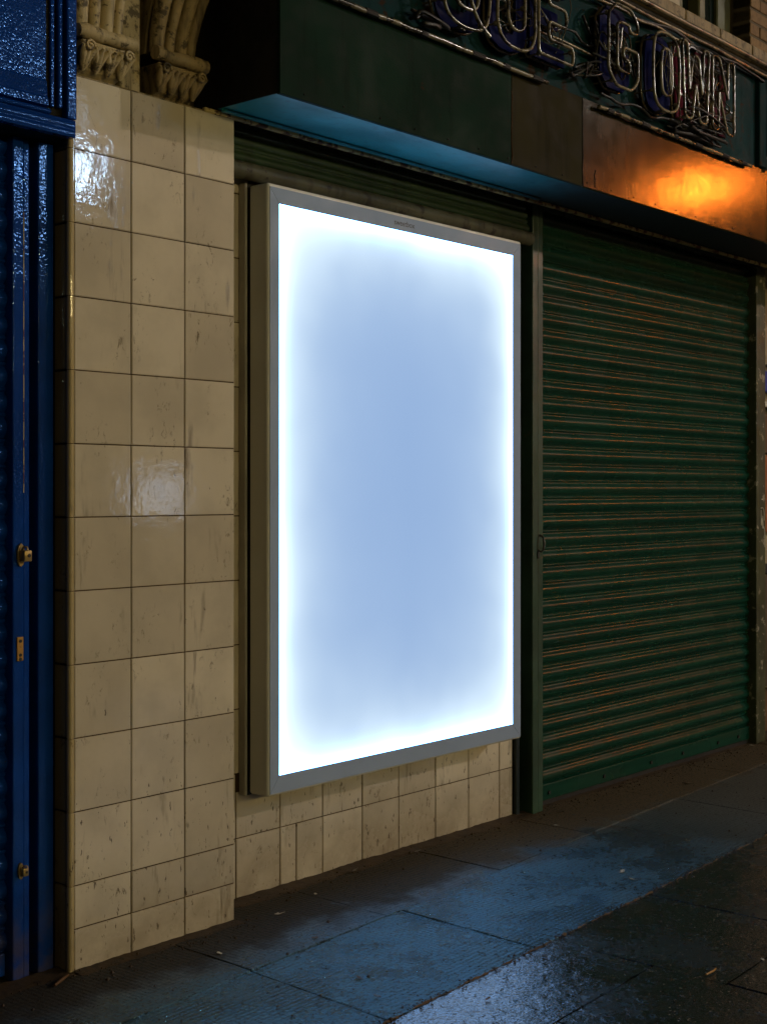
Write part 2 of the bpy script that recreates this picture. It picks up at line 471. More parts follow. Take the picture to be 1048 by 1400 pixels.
# ------------------------------------------------------------------ helpers
def finish(bm, name, mat, parent=None, loc=None, smooth=None, mesh=None):
    if mesh is None:
        mesh = bpy.data.meshes.new(name)
        bmesh.ops.recalc_face_normals(bm, faces=bm.faces[:])
        bm.to_mesh(mesh)
        bm.free()
        mesh.materials.append(mat)
        if smooth is not None:
            for p in mesh.polygons:
                p.use_smooth = True
            mesh.set_sharp_from_angle(angle=R(smooth))
    o = bpy.data.objects.new(name, mesh)
    COL.objects.link(o)
    if parent is not None:
        o.parent = parent
    if loc is not None:
        o.location = loc
    return o

def tag(o, label=None, cat=None, group=None, kind=None):
    if label: o["label"] = label
    if cat: o["category"] = cat
    if group: o["group"] = group
    if kind: o["kind"] = kind
    return o

def thing(name, label, cat, loc=(0, 0, 0), group=None):
    o = bpy.data.objects.new(name, None)
    COL.objects.link(o)
    o.empty_display_size = 0.1
    o.location = loc
    return tag(o, label, cat, group)

def add_box(bm, x0, x1, y0, y1, z0, z1, bev=0.0, seg=1):
    b2 = bmesh.new()
    bmesh.ops.create_cube(b2, size=1.0)
    for v in b2.verts:
        v.co = Vector(((x0 + x1) / 2 + v.co.x * (x1 - x0), (y0 + y1) / 2 + v.co.y * (y1 - y0), (z0 + z1) / 2 + v.co.z * (z1 - z0)))
    if bev > 0:
        bmesh.ops.bevel(b2, geom=b2.edges[:], offset=bev, segments=seg, affect='EDGES', profile=0.5)
    me = bpy.data.meshes.new("tmp")
    b2.to_mesh(me); b2.free()
    bm.from_mesh(me)
    bpy.data.meshes.remove(me)
    return bm

def box(name, mat, parent, x0, x1, y0, y1, z0, z1, bev=0.0, seg=1, smooth=None, local=None):
    """box given in world metres; the parent's own location is taken off"""
    bm = bmesh.new()
    ox, oy, oz = parent.location if parent is not None else (0, 0, 0)
    cx, cy, cz = (x0 + x1) / 2, (y0 + y1) / 2, (z0 + z1) / 2
    add_box(bm, x0 - cx, x1 - cx, y0 - cy, y1 - cy, z0 - cz, z1 - cz, bev, seg)
    return finish(bm, name, mat, parent, (cx - ox, cy - oy, cz - oz), smooth)

def add_tube(bm, pts, rad, n=8, closed=False, caps=True):
    pts = [Vector(p) for p in pts]
    m = len(pts)
    rings = []
    prev = None
    for i, p in enumerate(pts):
        if closed:
            t = pts[(i + 1) % m] - pts[i - 1]
        else:
            t = pts[min(i + 1, m - 1)] - pts[max(i - 1, 0)]
        t.normalize()
        if prev is None:
            ref = Vector((0, 1, 0)) if abs(t.y) < 0.9 else Vector((1, 0, 0))
            a = t.cross(ref).normalized()
        else:
            a = (prev - t * prev.dot(t)).normalized()
        prev = a
        b = t.cross(a)
        r = rad[i] if isinstance(rad, (list, tuple)) else rad
        rings.append([bm.verts.new(p + a * (r * math.cos(2 * math.pi * k / n)) + b * (r * math.sin(2 * math.pi * k / n))) for k in range(n)])
    for i in range(m if closed else m - 1):
        A, B = rings[i], rings[(i + 1) % m]
        for k in range(n):
            bm.faces.new((A[k], A[(k + 1) % n], B[(k + 1) % n], B[k]))
    if caps and not closed:
        bm.faces.new(rings[0][::-1]); bm.faces.new(rings[-1])
    return bm

def tube(name, mat, parent, pts, rad, n=8, closed=False):
    bm = bmesh.new()
    o = Vector(parent.location) if parent is not None else Vector((0, 0, 0))
    add_tube(bm, [Vector(p) - o for p in pts], rad, n, closed)
    return finish(bm, name, mat, parent, None, 60)

def extrude_profile(bm, prof, x0, x1, segs=1, jitter=0.0):
    """profile of (y, z) swept along x"""
    cols = []
    for i in range(segs + 1):
        x = x0 + (x1 - x0) * i / segs
        dy = random.uniform(-jitter, jitter)
        dz = random.uniform(-jitter, jitter)
        cols.append([bm.verts.new((x, y + dy, z + dz)) for y, z in prof])
    for a, b in zip(cols, cols[1:]):
        for k in range(len(prof) - 1):
            bm.faces.new((a[k], b[k], b[k + 1], a[k + 1]))
    return bm

def chaikin(pts, it=2, closed=True):
    for _ in range(it):
        q = []
        m = len(pts)
        rng = range(m) if closed else range(m - 1)
        if not closed:
            q.append(pts[0])
        for i in rng:
            a, b = pts[i], pts[(i + 1) % m]
            q.append((a[0] * .75 + b[0] * .25, a[1] * .75 + b[1] * .25))
            q.append((a[0] * .25 + b[0] * .75, a[1] * .25 + b[1] * .75))
        if not closed:
            q.append(pts[-1])
        pts = q
    return pts

# ------------------------------------------------------------------ ground, road, pavement
bm = bmesh.new(); add_box(bm, -60, 90, -60, 60, -0.6, -0.16)
tag(finish(bm, "ground", M['asphalt']), kind="structure", label="dark ground under the street")
bm = bmesh.new(); add_box(bm, -60, 90, -8.0, -4.2, -0.155, -0.11)
tag(finish(bm, "road", M['asphalt']), kind="structure", label="wet asphalt road in front of the shops")
bm = bmesh.new()
for i in range(-12, 30):
    add_box(bm, i * 0.9 + 0.004, i * 0.9 + 0.896, -4.2, -4.05, -0.155, 0.0, 0.012)
tag(finish(bm, "kerb", M['kerb']), kind="structure", label="stone kerb along the near pavement")
bm = bmesh.new(); add_box(bm, -60, 90, -14, -8.0, -0.155, 0.0)
tag(finish(bm, "far_pavement", M['kerb']), kind="structure", label="pavement on the far side of the road")

bm = bmesh.new(); add_box(bm, -6, 14, -4.046, 0.5, -0.155, -0.006)
pavement = tag(finish(bm, "pavement", M['bed']), kind="structure", label="wet paved footway in front of the shops")

def slab(xl0, xl1, ylo, yhi, mat, lab=None, rim=0.002, gap=0.0030, skew=0.0, tilt=0.0012):
    """one paving slab; ylo/yhi are lines y(x); joints lean by skew"""
    c = [(xl0 + gap, ylo), (xl1 - gap, ylo), (xl1 - gap + skew, yhi), (xl0 + gap + skew, yhi)]
    pts = [(x, f(x) + (gap if f is ylo else -gap)) for x, f in c]
    cx = sum(p[0] for p in pts) / 4; cy = sum(p[1] for p in pts) / 4
    loop = []
    for k in range(4):
        (xa, ya), (xb, yb) = pts[k], pts[(k + 1) % 4]
        L = math.hypot(xb - xa, yb - ya)
        n_ = max(2, int(L / 0.035)) if -0.6 < xa < 4.5 and ya > -2 else 2
        for i in range(n_):
            u = i / n_
            j = 0.0 if i == 0 else 0.0022
            loop.append((xa + (xb - xa) * u + random.uniform(-j, j), ya + (yb - ya) * u + random.uniform(-j, j)))
    bm = bmesh.new()
    top = [bm.verts.new((x - cx, y - cy, 0.0)) for x, y in loop]
    mid = [bm.verts.new((x - cx + (0.003 if x < cx else -0.003) * 0, y - cy, 0.0)) for x, y in loop]
    shrink = []
    for (x, y), v in zip(loop, top):
        dx, dy = x - cx, y - cy
        v.co.x = dx - math.copysign(min(abs(dx) * .05, rim), dx)
        v.co.y = dy - math.copysign(min(abs(dy) * .05, rim), dy)
    for v in mid: v.co.z = -random.uniform(0.002, 0.005)
    bot = [bm.verts.new((x - cx, y - cy, -0.04)) for x, y in loop]
    m_ = len(loop)
    bm.faces.new(top)
    for k in range(m_):
        k2 = (k + 1) % m_
        bm.faces.new((top[k], mid[k], mid[k2], top[k2]))
        bm.faces.new((mid[k], bot[k], bot[k2], mid[k2]))
    o = finish(bm, "paving_slab", mat, pavement, (cx, cy, random.uniform(-0.0015, 0.0015)))
    o.rotation_euler = (random.uniform(-tilt, tilt), random.uniform(-tilt, tilt), 0)
    if lab: o["label"] = lab
    return o

wall_line = lambda x: 0.40
AB = lambda x: -0.375 + 0.060 * x
BC = lambda x: -0.884 + 0.046 * x
CD1 = lambda x: -1.212 + 0.046 * x
CD2 = lambda x: -1.432 + 0.046 * x
E1 = lambda x: -1.75 + 0.046 * x
E2 = lambda x: -2.45 + 0.046 * x
E3 = lambda x: -3.25 + 0.046 * x
E4 = lambda x: -4.03
for xs, mk, lo, hi, sk in (
        ((-3.4, -2.6, -1.9, -1.1, -0.42, 0.327, 0.937, 1.585, 2.22, 2.945, 3.65, 4.4, 5.2, 6.1, 7.0), 'slabA', AB, wall_line, 0.012),
        ((-3.4, -2.5, -1.4, -0.42, 0.298, 0.985, 1.96, 2.952, 3.8, 4.7, 5.6, 6.6), 'slabB', BC, AB, 0.025),
        ((-3.4, -2.3, -1.3, -0.55, 0.16, 1.066), 'slabC', CD1, BC, 0.01),
        ((1.066, 1.652, 2.60, 3.5, 4.4, 5.4), 'slabC', CD2, BC, 0.008),
        ((-3.4, -2.1, -1.0, -0.2, 0.55, 1.064), 'slabC', E1, CD1, 0.01),
        ((1.064, 1.32, 2.1, 3.0, 4.0, 5.0), 'slabC', E1, CD2, 0.01),
        ((-3.4, -2.4, -1.5, -0.6, 0.3, 1.2, 2.1, 3.0, 4.0, 5.0), 'slabC', E2, E1, 0.01),
        ((-3.4, -2.4, -1.5, -0.6, 0.3, 1.2, 2.1, 3.0, 4.0, 5.0), 'slabC', E3, E2, 0.01),
        ((-3.4, -2.0, -0.6, 0.8, 2.2, 3.6, 5.0), 'slabC', E4, E3, 0.0)):
    for a, b in zip(xs, xs[1:]):
        slab(a, b, lo, hi, M[mk], skew=sk, rim=0.0005)

# dirt banked up along the foot of the walls
def dirt_strip(x0, x1, y0, wid, hgt, seed):
    rr = random.Random(seed)
    bm = bmesh.new()
    n = int((x1 - x0) / 0.02) + 2
    rows = []
    w0 = h0 = 0.6
    for i in range(n):
        x = x0 + (x1 - x0) * i / (n - 1)
        w0 = w0 * 0.8 + 0.2 * rr.uniform(0.2, 1.2); h0 = h0 * 0.75 + 0.25 * rr.uniform(0.1, 1.2)
        w = wid * w0
        h = hgt * h0
        rows.append([bm.verts.new((x, y0 - w * t, 0.0015 + h * (1 - t) ** 1.6 * rr.uniform(0.7, 1.1))) for t in (0, .3, .6, .85)]
                    + [bm.verts.new((x, y0 - w, -0.002))])
    for a, b in zip(rows, rows[1:]):
        for k in range(4):
            bm.faces.new((a[k], b[k], b[k + 1], a[k + 1]))
    me = bpy.data.meshes.new("dirt"); bm.to_mesh(me); bm.free()
    return me
bm = bmesh.new()
for a in ((-1.2, 0.0, 0.055, 0.09, 0.010, 1), (0.0, 0.6, 0.0, 0.06, 0.007, 2), (0.6, 2.33, 0.15, 0.10, 0.010, 3),
          (2.33, 4.5, 0.17, 0.06, 0.008, 4)):
    me = dirt_strip(*a); bm.from_mesh(me); bpy.data.meshes.remove(me)
tag(finish(bm, "dirt", M['dirt'], smooth=50), kind="stuff", label="brown dirt banked along the foot of the shop walls")

# rusty dirt packed into the joint between the ribbed and the smooth slabs
bm = bmesh.new()
rj = random.Random(5)
x = -0.4
while x < 3.2:
    L = rj.uniform(0.04, 0.22)
    n_ = max(3, int(L / 0.012))
    rows = []
    for i in range(n_ + 1):
        xx = x + L * i / n_
        wd = (0.0015 + 0.0075 * rj.random() ** 2) * math.sin(math.pi * (i + 0.4) / (n_ + 0.8))
        yc = BC(xx) + rj.uniform(-0.003, 0.003)
        rows.append([bm.verts.new((xx, yc - wd, 0.0)), bm.verts.new((xx, yc, 0.001 + wd * rj.uniform(0.2, 0.7))), bm.verts.new((xx, yc + wd, 0.0))])
    for p_, q_ in zip(rows, rows[1:]):
        bm.faces.new((p_[0], q_[0], q_[1], p_[1])); bm.faces.new((p_[1], q_[1], q_[2], p_[2]))
    x += L + rj.uniform(0.0, 0.05)
tag(finish(bm, "joint_dirt", M['rustdirt'], smooth=60), kind="stuff", label="rusty brown dirt packed along the joint of ribbed and smooth slabs")

# ------------------------------------------------------------------ tiles
TILE_MESH = {}
def tile_mesh(w, h, axis='y'):
    key = (round(w, 4), round(h, 4), axis)
    if key not in TILE_MESH:
        bm = bmesh.new()
        if axis == 'y':      # faces -y
            add_box(bm, -w / 2, w / 2, 0, 0.010, -h / 2, h / 2)
            front = [e for e in bm.edges if all(abs(v.co.y) < 1e-6 for v in e.verts)]
        else:                # faces -x
            add_box(bm, 0, 0.010, -w / 2, w / 2, -h / 2, h / 2)
            front = [e for e in bm.edges if all(abs(v.co.x) < 1e-6 for v in e.verts)]
        bmesh.ops.bevel(bm, geom=front, offset=0.0018, segments=2, affect='EDGES')
        me = bpy.data.meshes.new("tile")
        bmesh.ops.recalc_face_normals(bm, faces=bm.faces[:])
        bm.to_mesh(me); bm.free()
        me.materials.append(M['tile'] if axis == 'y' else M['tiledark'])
        TILE_MESH[key] = me
    return TILE_MESH[key]

def tile(parent, x0, x1, z0, z1, y, axis='y', g=0.0017, y1=None):
    """a tile between joint lines; for axis x the tile spans y..y1 at x0"""
    if axis == 'y':
        w, h = x1 - x0 - 2 * g, z1 - z0 - 2 * g
        loc = ((x0 + x1) / 2, y + random.uniform(-0.0006, 0.0006), (z0 + z1) / 2)
    else:
        w, h = y1 - y - 2 * g, z1 - z0 - 2 * g
        loc = (x0, (y + y1) / 2, (z0 + z1) / 2)
    o = bpy.data.objects.new("tile", tile_mesh(w, h, axis))
    COL.objects.link(o)
    o.parent = parent
    o.location = Vector(loc) - Vector(parent.location)
    t = 0.0035
    o.rotation_euler = (random.uniform(-t, t), 0, random.uniform(-t, t)) if axis == 'y' else (0, random.uniform(-t, t), 0)
    return o

ROWS = [0.0, 0.115, 0.233] + [0.233 + 0.2 * i for i in range(1, 12)]
pillar = thing("tiled_pillar", "cream tiled shop pillar with rust coloured runs, between blue and green shutters", "pillar", (0.3, 0.1, 0))
box("core", M['grout'], pillar, 0.003, 0.597, 0.0035, 0.40, -0.02, 2.432)
for z0, z1 in zip(ROWS, ROWS[1:]):
    for x0, x1 in ((0.004, 0.201), (0.201, 0.399), (0.399, 0.598)):
        tile(pillar, x0, x1, z0, z1, 0.0)
# rounded corner strips, one to each course, and the narrow return
for z0, z1 in zip([0.0] + ROWS[2:], ROWS[2:]):
    bm = bmesh.new()
    h = z1 - z0 - 0.0016
    prof = [(0.0035, 0.0)]
    for k in range(5):
        a = k / 4 * math.pi / 2
        prof.append((-0.003 - 0.0075 * math.sin(a), 0.0075 - 0.0075 * math.cos(a) + 0.0))
    prof += [(-0.0105, 0.0135), (0.0035, 0.0135)]
    lo = [bm.verts.new((x, y, -h / 2)) for x, y in prof]
    hi = [bm.verts.new((x, y, h / 2)) for x, y in prof]
    for k in range(len(prof)):
        bm.faces.new((lo[k], lo[(k + 1) % len(prof)], hi[(k + 1) % len(prof)], hi[k]))
    bm.faces.new(lo[::-1]); bm.faces.new(hi)
    o = finish(bm, "edge_tile", M['tileedge'], pillar, Vector((0, 0, (z0 + z1) / 2)) - Vector(pillar.location), 40)
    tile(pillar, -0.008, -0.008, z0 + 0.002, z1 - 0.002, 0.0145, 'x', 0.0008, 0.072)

recess = thing("tiled_wall", "low recessed cream tiled wall below and beside the glowing sign", "wall", (1.4, 0.2, 0))
box("core", M['grout'], recess, 0.598, 2.262, 0.1535, 0.40, -0.02, 2.60)
RV = [0.3975 - 0.2 + 0.2055 * i for i in range(0, 12)]
for z0, z1 in zip(RV[1:], RV[2:]):
    tile(recess, 0.600, 0.800, z0, z1, 0.15)
tile(recess, 0.600, 0.745, 0.0, 0.196, 0.15); tile(recess, 0.600, 0.745, 0.196, RV[1], 0.15)
low = [0.745, 0.944, 1.020, 1.149, 1.352, 1.552, 1.766, 1.97, 2.172, 2.262]
upp = [0.745, 0.944, 1.149, 1.352, 1.552, 1.766, 1.97, 2.172, 2.262]
for a, b in zip(low, low[1:]): tile(recess, a, b, 0.0, 0.196, 0.15)
for a, b in zip(upp, upp[1:]): tile(recess, a, b, 0.196, 0.345, 0.15)

# ------------------------------------------------------------------ building behind and above
bld = thing("shop_building", "old brick and stone building above the shopfronts, dim olive window at top right", "building", (2, 0.6, 0))
box("wall", M['darkwall'], bld, -4, 9, 0.42, 1.0, -0.1, 9)
box("wall", M['sootstone'], bld, -4.0, 0.53, 0.10, 0.42, 2.436, 4.4)
box("wall", M['darkwall'], bld, 0.53, 3.30, 0.12, 0.42, 2.62, 4.4)
box("wall", M['darkwall'], bld, 3.30, 4.90, 0.02, 0.42, 2.62, 3.40)
for i in range(4):                                                  # sill stones
    a = 3.02 + i * 0.335
    o = box("sill", M['sill'], bld, a + 0.003, a + 0.332, -0.035 + random.uniform(-.003, .003), 0.16, 3.405, 3.487, 0.008, 2)
box("wall", M['blind'], bld, 3.02, 3.44, 0.045, 0.16, 3.49, 4.4)
wf = box("window_frame", M['winframe'], bld, 3.455, 3.50, 0.06, 0.15, 3.49, 4.4, 0.006)
box("window_frame", M['winframe'], bld, 3.66, 3.72, 0.06, 0.15, 3.49, 4.4, 0.006)
box("window_frame", M['winframe'], bld, 3.92, 4.06, 0.10, 0.15, 3.49, 4.4, 0.006)
box("window_frame", M['winframe'], bld, 3.44, 4.07, 0.09, 0.14, 3.488, 3.53, 0.006)
box("pane", M['pane'], bld, 3.44, 4.07, 0.12, 0.13, 3.53, 4.4)
box("wall", M['wallback'], bld, 4.078, 4.90, 0.0065, 0.42, 3.40, 4.4)
BR = {}
def brick(x0, x1, z0, z1, y0=0.0, y1=0.10):
    k = (round(x1 - x0, 3),)
    if k not in BR:
        bm = bmesh.new(); w = x1 - x0
        add_box(bm, -w / 2, w / 2, 0, y1 - y0, -0.0275, 0.0275, 0.003)
        me = bpy.data.meshes.new("brick"); bm.to_mesh(me); bm.free(); me.materials.append(M['brick']); BR[k] = me
    o = bpy.data.objects.new("brick", BR[k]); COL.objects.link(o); o.parent = bld
    o.location = Vector(((x0 + x1) / 2, y0 + random.uniform(-.002, .002), (z0 + z1) / 2)) - Vector(bld.location)
for r_ in range(12):
    z = 3.495 + r_ * 0.067
    xs = [4.074, 4.18, 4.40, 4.62, 4.84] if r_ % 2 else [4.074, 4.29, 4.51, 4.73, 4.84]
    for a, b in zip(xs, xs[1:]):
        brick(a + 0.004, b - 0.004, z, z + 0.06)

# carved stone brackets
def bracket(x0, x1, label, lean, fwd, mat, seed):
    rr = random.Random(seed)
    t = thing("carved_bracket", label, "stone bracket", ((x0 + x1) / 2, 0.05, 2.44), "carved stone brackets on the pillar top")
    o = Vector(t.location)
    w = x1 - x0
    # tapered carved block
    bm = bmesh.new()
    pr = [(2.437, 0.02, 0.80), (2.455, -0.005, 0.86), (2.49, -0.022, 0.93), (2.525, -0.035, 1.0)]
    rings = []
    xm = (x0 + x1) / 2
    for z, y, k in pr:
        hw = w / 2 * k
        rings.append([bm.verts.new(Vector(p) - o) for p in ((xm - hw, y, z), (xm + hw, y, z), (xm + hw, 0.11, z), (xm - hw, 0.11, z))])
    for a, b in zip(rings, rings[1:]):
        for k in range(4):
            bm.faces.new((a[k], a[(k + 1) % 4], b[(k + 1) % 4], b[k]))
    bm.faces.new(rings[0][::-1]); bm.faces.new(rings[-1])
    bmesh.ops.bevel(bm, geom=[e for e in bm.edges], offset=0.004, segments=1, affect='EDGES')
    finish(bm, "capital", mat, t)
    # acanthus leaves
    nl = 4
    for i in range(nl):
        cx = x0 + w * (i + 0.5) / nl
        bm = bmesh.new()
        for sgn in (-1, 0, 1):
            pts = []; rad = []
            for k in range(6):
                u = k / 5
                pts.append(Vector((cx + sgn * w * 0.10 * u * (1 + 0.5 * u) , -0.008 - 0.026 * u - 0.014 * u * u, 2.448 + 0.072 * u - (0.012 * u ** 4))) - o)
                rad.append(0.0085 * (0.45 + math.sin(math.pi * min(1, u * 0.9 + 0.08))) * w / 0.18)
            add_tube(bm, pts, rad, 6)
        finish(bm, "carved_leaf", mat, t, None, 60)
    # scrolls at the corners
    for sx in (x0 + 0.018, x1 - 0.018):
        bm = bmesh.new()
        pts = [Vector((sx + 0.016 * (1 - k / 14) * math.cos(k * 0.75), -0.047, 2.507 + 0.016 * (1 - k / 14) * math.sin(k * 0.75))) - o for k in range(13)]
        add_tube(bm, pts, 0.0055, 6)
        finish(bm, "scroll", mat, t, None, 60)
    # roll moulding
    bm = bmesh.new()
    n = 9
    pts = [Vector((x0 - 0.012 + (w + 0.024) * k / (n - 1), -0.032, 2.547 + rr.uniform(-.002, .002))) - o for k in range(n)]
    add_tube(bm, pts, [0.021 * rr.uniform(0.82, 1.08) for _ in range(n)], 10)
    finish(bm, "roll_moulding", mat, t, None, 60)
    # ribs that sweep up and forward
    for i in range(4):
        f = (i + 0.5) / 4
        pts = []; rad = []
        for k in range(9):
            u = k / 8
            pts.append(Vector((x0 + w * f * (1 + 0.25 * u) + lean * u ** 1.6, 0.0 - fwd * u ** 1.8 + 0.02 * abs(f - 0.4), 2.56 + 0.46 * u)) - o)
            rad.append(w / 8 * (1.05 if i % 2 == 0 else 0.8) * (1 + 0.2 * u))
        bm = bmesh.new(); add_tube(bm, pts, rad, 10)
        finish(bm, "rib", mat, t, None, 60)
    # backing spandrel
    bm = bmesh.new()
    ring = []
    for k in range(9):
        u = k / 8
        xl = x0 + lean * u ** 1.6; xr = x0 + w * (1 + 0.25 * u) + lean * u ** 1.6
        ring.append([bm.verts.new(Vector((xl, 0.03 - fwd * u ** 1.8, 2.56 + 0.46 * u)) - o), bm.verts.new(Vector((xr, 0.03 - fwd * u ** 1.8, 2.56 + 0.46 * u)) - o),
                     bm.verts.new(Vector((xr, 0.10, 2.56 + 0.46 * u)) - o), bm.verts.new(Vector((xl, 0.10, 2.56 + 0.46 * u)) - o)])
    for a, b in zip(ring, ring[1:]):
        for k in range(4):
            bm.faces.new((a[k], a[(k + 1) % 4], b[(k + 1) % 4], b[k]))
    bm.faces.new(ring[0][::-1]); bm.faces.new(ring[-1])
    finish(bm, "backing", mat, t)
    return t
bracket(0.004, 0.172, "paler carved leaf bracket next to the blue shop sign", 0.02, 0.03, M['carved'], 1)
bracket(0.272, 0.440, "sooty carved bracket nearer the black end of the green sign", 0.07, 0.14, M['sootstone'], 2)
pl = box("pilaster_strip", M['stone'], bld, 0.178, 0.250, 0.02, 0.10, 2.437, 4.2, 0.004)
box("stone_course", M['sootstone'], bld, -0.02, 0.585, 0.004, 0.0985, 2.4325, 2.4362)

# ------------------------------------------------------------------ glowing sign
sign = thing("light_box_sign", "tall silver framed advertising light box with blank glowing blue-white face", "light box", (1.468, 0.09, 0.34))
X0, X1, Z0, Z1 = 0.769, 2.152, 0.341, 2.276
box("case", M['case'], sign, X0, X1, 0.0302, 0.116, Z0, Z1, 0.010, 8)
box("mount", M['rubber_or_shade'], sign, X0 + 0.03, X1 - 0.02, 0.1162, 0.1495, Z0 + 0.03, Z1 - 0.03)
sx0, sx1, sz0, sz1 = 0.8185, 2.091, 0.4035, 2.214
YF0, YF1 = 0.0284, 0.0300
e = 0.009
def member(pts):
    bm = bmesh.new()
    o = Vector(sign.location)
    f = [bm.verts.new(Vector((x, YF0, z)) - o) for x, z in pts]
    b = [bm.verts.new(Vector((x, YF1, z)) - o) for x, z in pts]
    bm.faces.new(f); bm.faces.new(b[::-1])
    for k in range(4):
        bm.faces.new((f[k], b[k], b[(k + 1) % 4], f[(k + 1) % 4]))
    bmesh.ops.bevel(bm, geom=[ed for ed in bm.edges if all(v in f for v in ed.verts)], offset=0.0006, segments=1, affect='EDGES')
    finish(bm, "frame_rail", M['frame'], sign)
gx = 0.0003
xo0, xo1, zo0, zo1 = X0 + 0.0075, X1 - 0.0075, Z0 + 0.0075, Z1 - 0.012
member([(xo0, zo0 + gx), (sx0, sz0 + gx), (sx0, sz1 - gx), (xo0, zo1 - gx)])
member([(sx1, sz0 + gx), (xo1, zo0 + gx), (xo1, zo1 - gx), (sx1, sz1 - gx)])
member([(xo0 + gx, zo0), (xo1 - gx, zo0), (sx1 - gx, sz0), (sx0 + gx, sz0)])
member([(sx0 + gx, sz1), (sx1 - gx, sz1), (xo1 - gx, zo1), (xo0 + gx, zo1)])
w_, h_ = sx1 - sx0, sz1 - sz0
M['screen'] = screen_material(w_, h_)
box("lit_screen", M['screen'], sign, sx0 + 0.0002, sx1 - 0.0002, 0.0290, 0.0298, sz0 + 0.0002, sz1 - 0.0002)
box("hinge_rail", M['alu'], sign, 0.7555, 0.7665, 0.118, 0.1495, 0.335, 2.285, 0.003)
box("gasket", M['rubber_or_shade'], sign, 0.768, 0.790, 0.125, 0.1495, 0.335, 2.285)
# maker's lettering on the top rail
txt = bpy.data.curves.new("lettering", 'FONT')
txt.body = "sweetbox"
txt.size = 0.027
txt.align_x = 'CENTER'
tob = bpy.data.objects.new("tmp_text", txt)
COL.objects.link(tob)
dg = bpy.context.evaluated_depsgraph_get()
me = bpy.data.meshes.new_from_object(tob.evaluated_get(dg))
bpy.data.objects.remove(tob)
me.name = "lettering"
for v in me.vertices:
    v.co = Vector((v.co.x * 1.05, 0.0, v.co.y))
me.materials.clear(); me.materials.append(M['print'])
lo = bpy.data.objects.new("lettering", me); COL.objects.link(lo); lo.parent = sign
lo.location = Vector((1.437, YF0 - 0.0006, 2.232)) - Vector(sign.location)

# ------------------------------------------------------------------ rolled shutter above the sign
def slat_profile(y0, z, pitch, bead=True):
    p = [(y0, z)]
    p += [(y0 - 0.0045, z - 0.002), (y0 - 0.0060, z - 0.006), (y0 - 0.0045, z - 0.010), (y0 - 0.0005, z - 0.0125), (y0 - 0.0005, z - 0.0165)]
    a0, a1 = 0.0165, pitch - 0.0035
    for k in range(1, 9):
        u = k / 8
        p.append((y0 - 0.0005 - 0.0135 * math.sin(math.pi * u) ** 0.8, z - a0 - (a1 - a0) * u))
    p.append((y0, z - pitch))
    return p

def slats(parent, x0, x1, y0, ztop, count, pitch, mat, name="slat", jit=0.0006, segs=2):
    meshes = []
    for _ in range(4):
        bm = bmesh.new()
        extrude_profile(bm, slat_profile(0, 0, pitch), x0 - (x0 + x1) / 2, x1 - (x0 + x1) / 2, segs, jit)
        me = bpy.data.meshes.new(name)
        bmesh.ops.recalc_face_normals(bm, faces=bm.faces[:])
        bm.to_mesh(me); bm.free()
        me.materials.append(mat)
        for p in me.polygons: p.use_smooth = True
        me.set_sharp_from_angle(angle=R(50))
        meshes.append(me)
    for i in range(count):
        o = bpy.data.objects.new(name, random.choice(meshes))
        COL.objects.link(o); o.parent = parent
        o.location = Vector(((x0 + x1) / 2, y0 + random.uniform(-.0012, .0012), ztop - i * pitch)) - Vector(parent.location)
        o.rotation_euler = (random.uniform(-.03, .03), random.uniform(-.0006, .0006), 0)

up = thing("roller_shutter", "grimy shutter rolled up tight above the glowing sign", "shutter", (1.45, 0.1, 2.28), "roller shutters of the shops")
slats(up, 0.602, 2.30, 0.115, 2.445, 1, 0.056, M['darkslat'])
slats(up, 0.602, 2.30, 0.108, 2.392, 1, 0.056, M['darkslat'])
bm = bmesh.new()
n = 12
pts = [Vector((0.604 + (2.296 - 0.604) * k / (n - 1), 0.092, 2.313)) - Vector(up.location) for k in range(n)]
add_tube(bm, pts, [0.028 * random.uniform(0.97, 1.03) for _ in range(n)], 14)
finish(bm, "bottom_bar", M['oilsteel'], up, None, 60)
box("backing_plate", M['darkslat'], up, 0.602, 2.30, 0.125, 0.148, 2.30, 2.60)

# ------------------------------------------------------------------ green roller shutter
gs = thing("roller_shutter", "closed dark green roller shutter right of the glowing sign", "shutter", (3.4, 0.16, 0), "roller shutters of the shops")
GX0, GX1 = 2.405, 4.372
PITCH = 0.0703
nsl = 34
ztop = 0.088 + nsl * PITCH
slats(gs, GX0, GX1, 0.165, ztop, nsl, PITCH, M['green'])
box("bottom_rail", M['green'], gs, GX0, GX1, 0.150, 0.172, 0.022, 0.089, 0.004, 2)
box("rail_gap_shade", M['rubber_or_shade'], gs, GX0 + .002, GX1 - .002, 0.155, 0.170, 0.001, 0.0215)  # black strip stands in for the shadow gap below the rail
for x in (2.52, 2.95, 3.36, 3.66, 4.02, 4.24):
    bm = bmesh.new()
    add_tube(bm, [Vector((x, 0.1505, 0.052)) - Vector(gs.location), Vector((x, 0.143, 0.052)) - Vector(gs.location)], 0.008, 8)
    finish(bm, "bolt", M['rubber_or_shade'], gs)
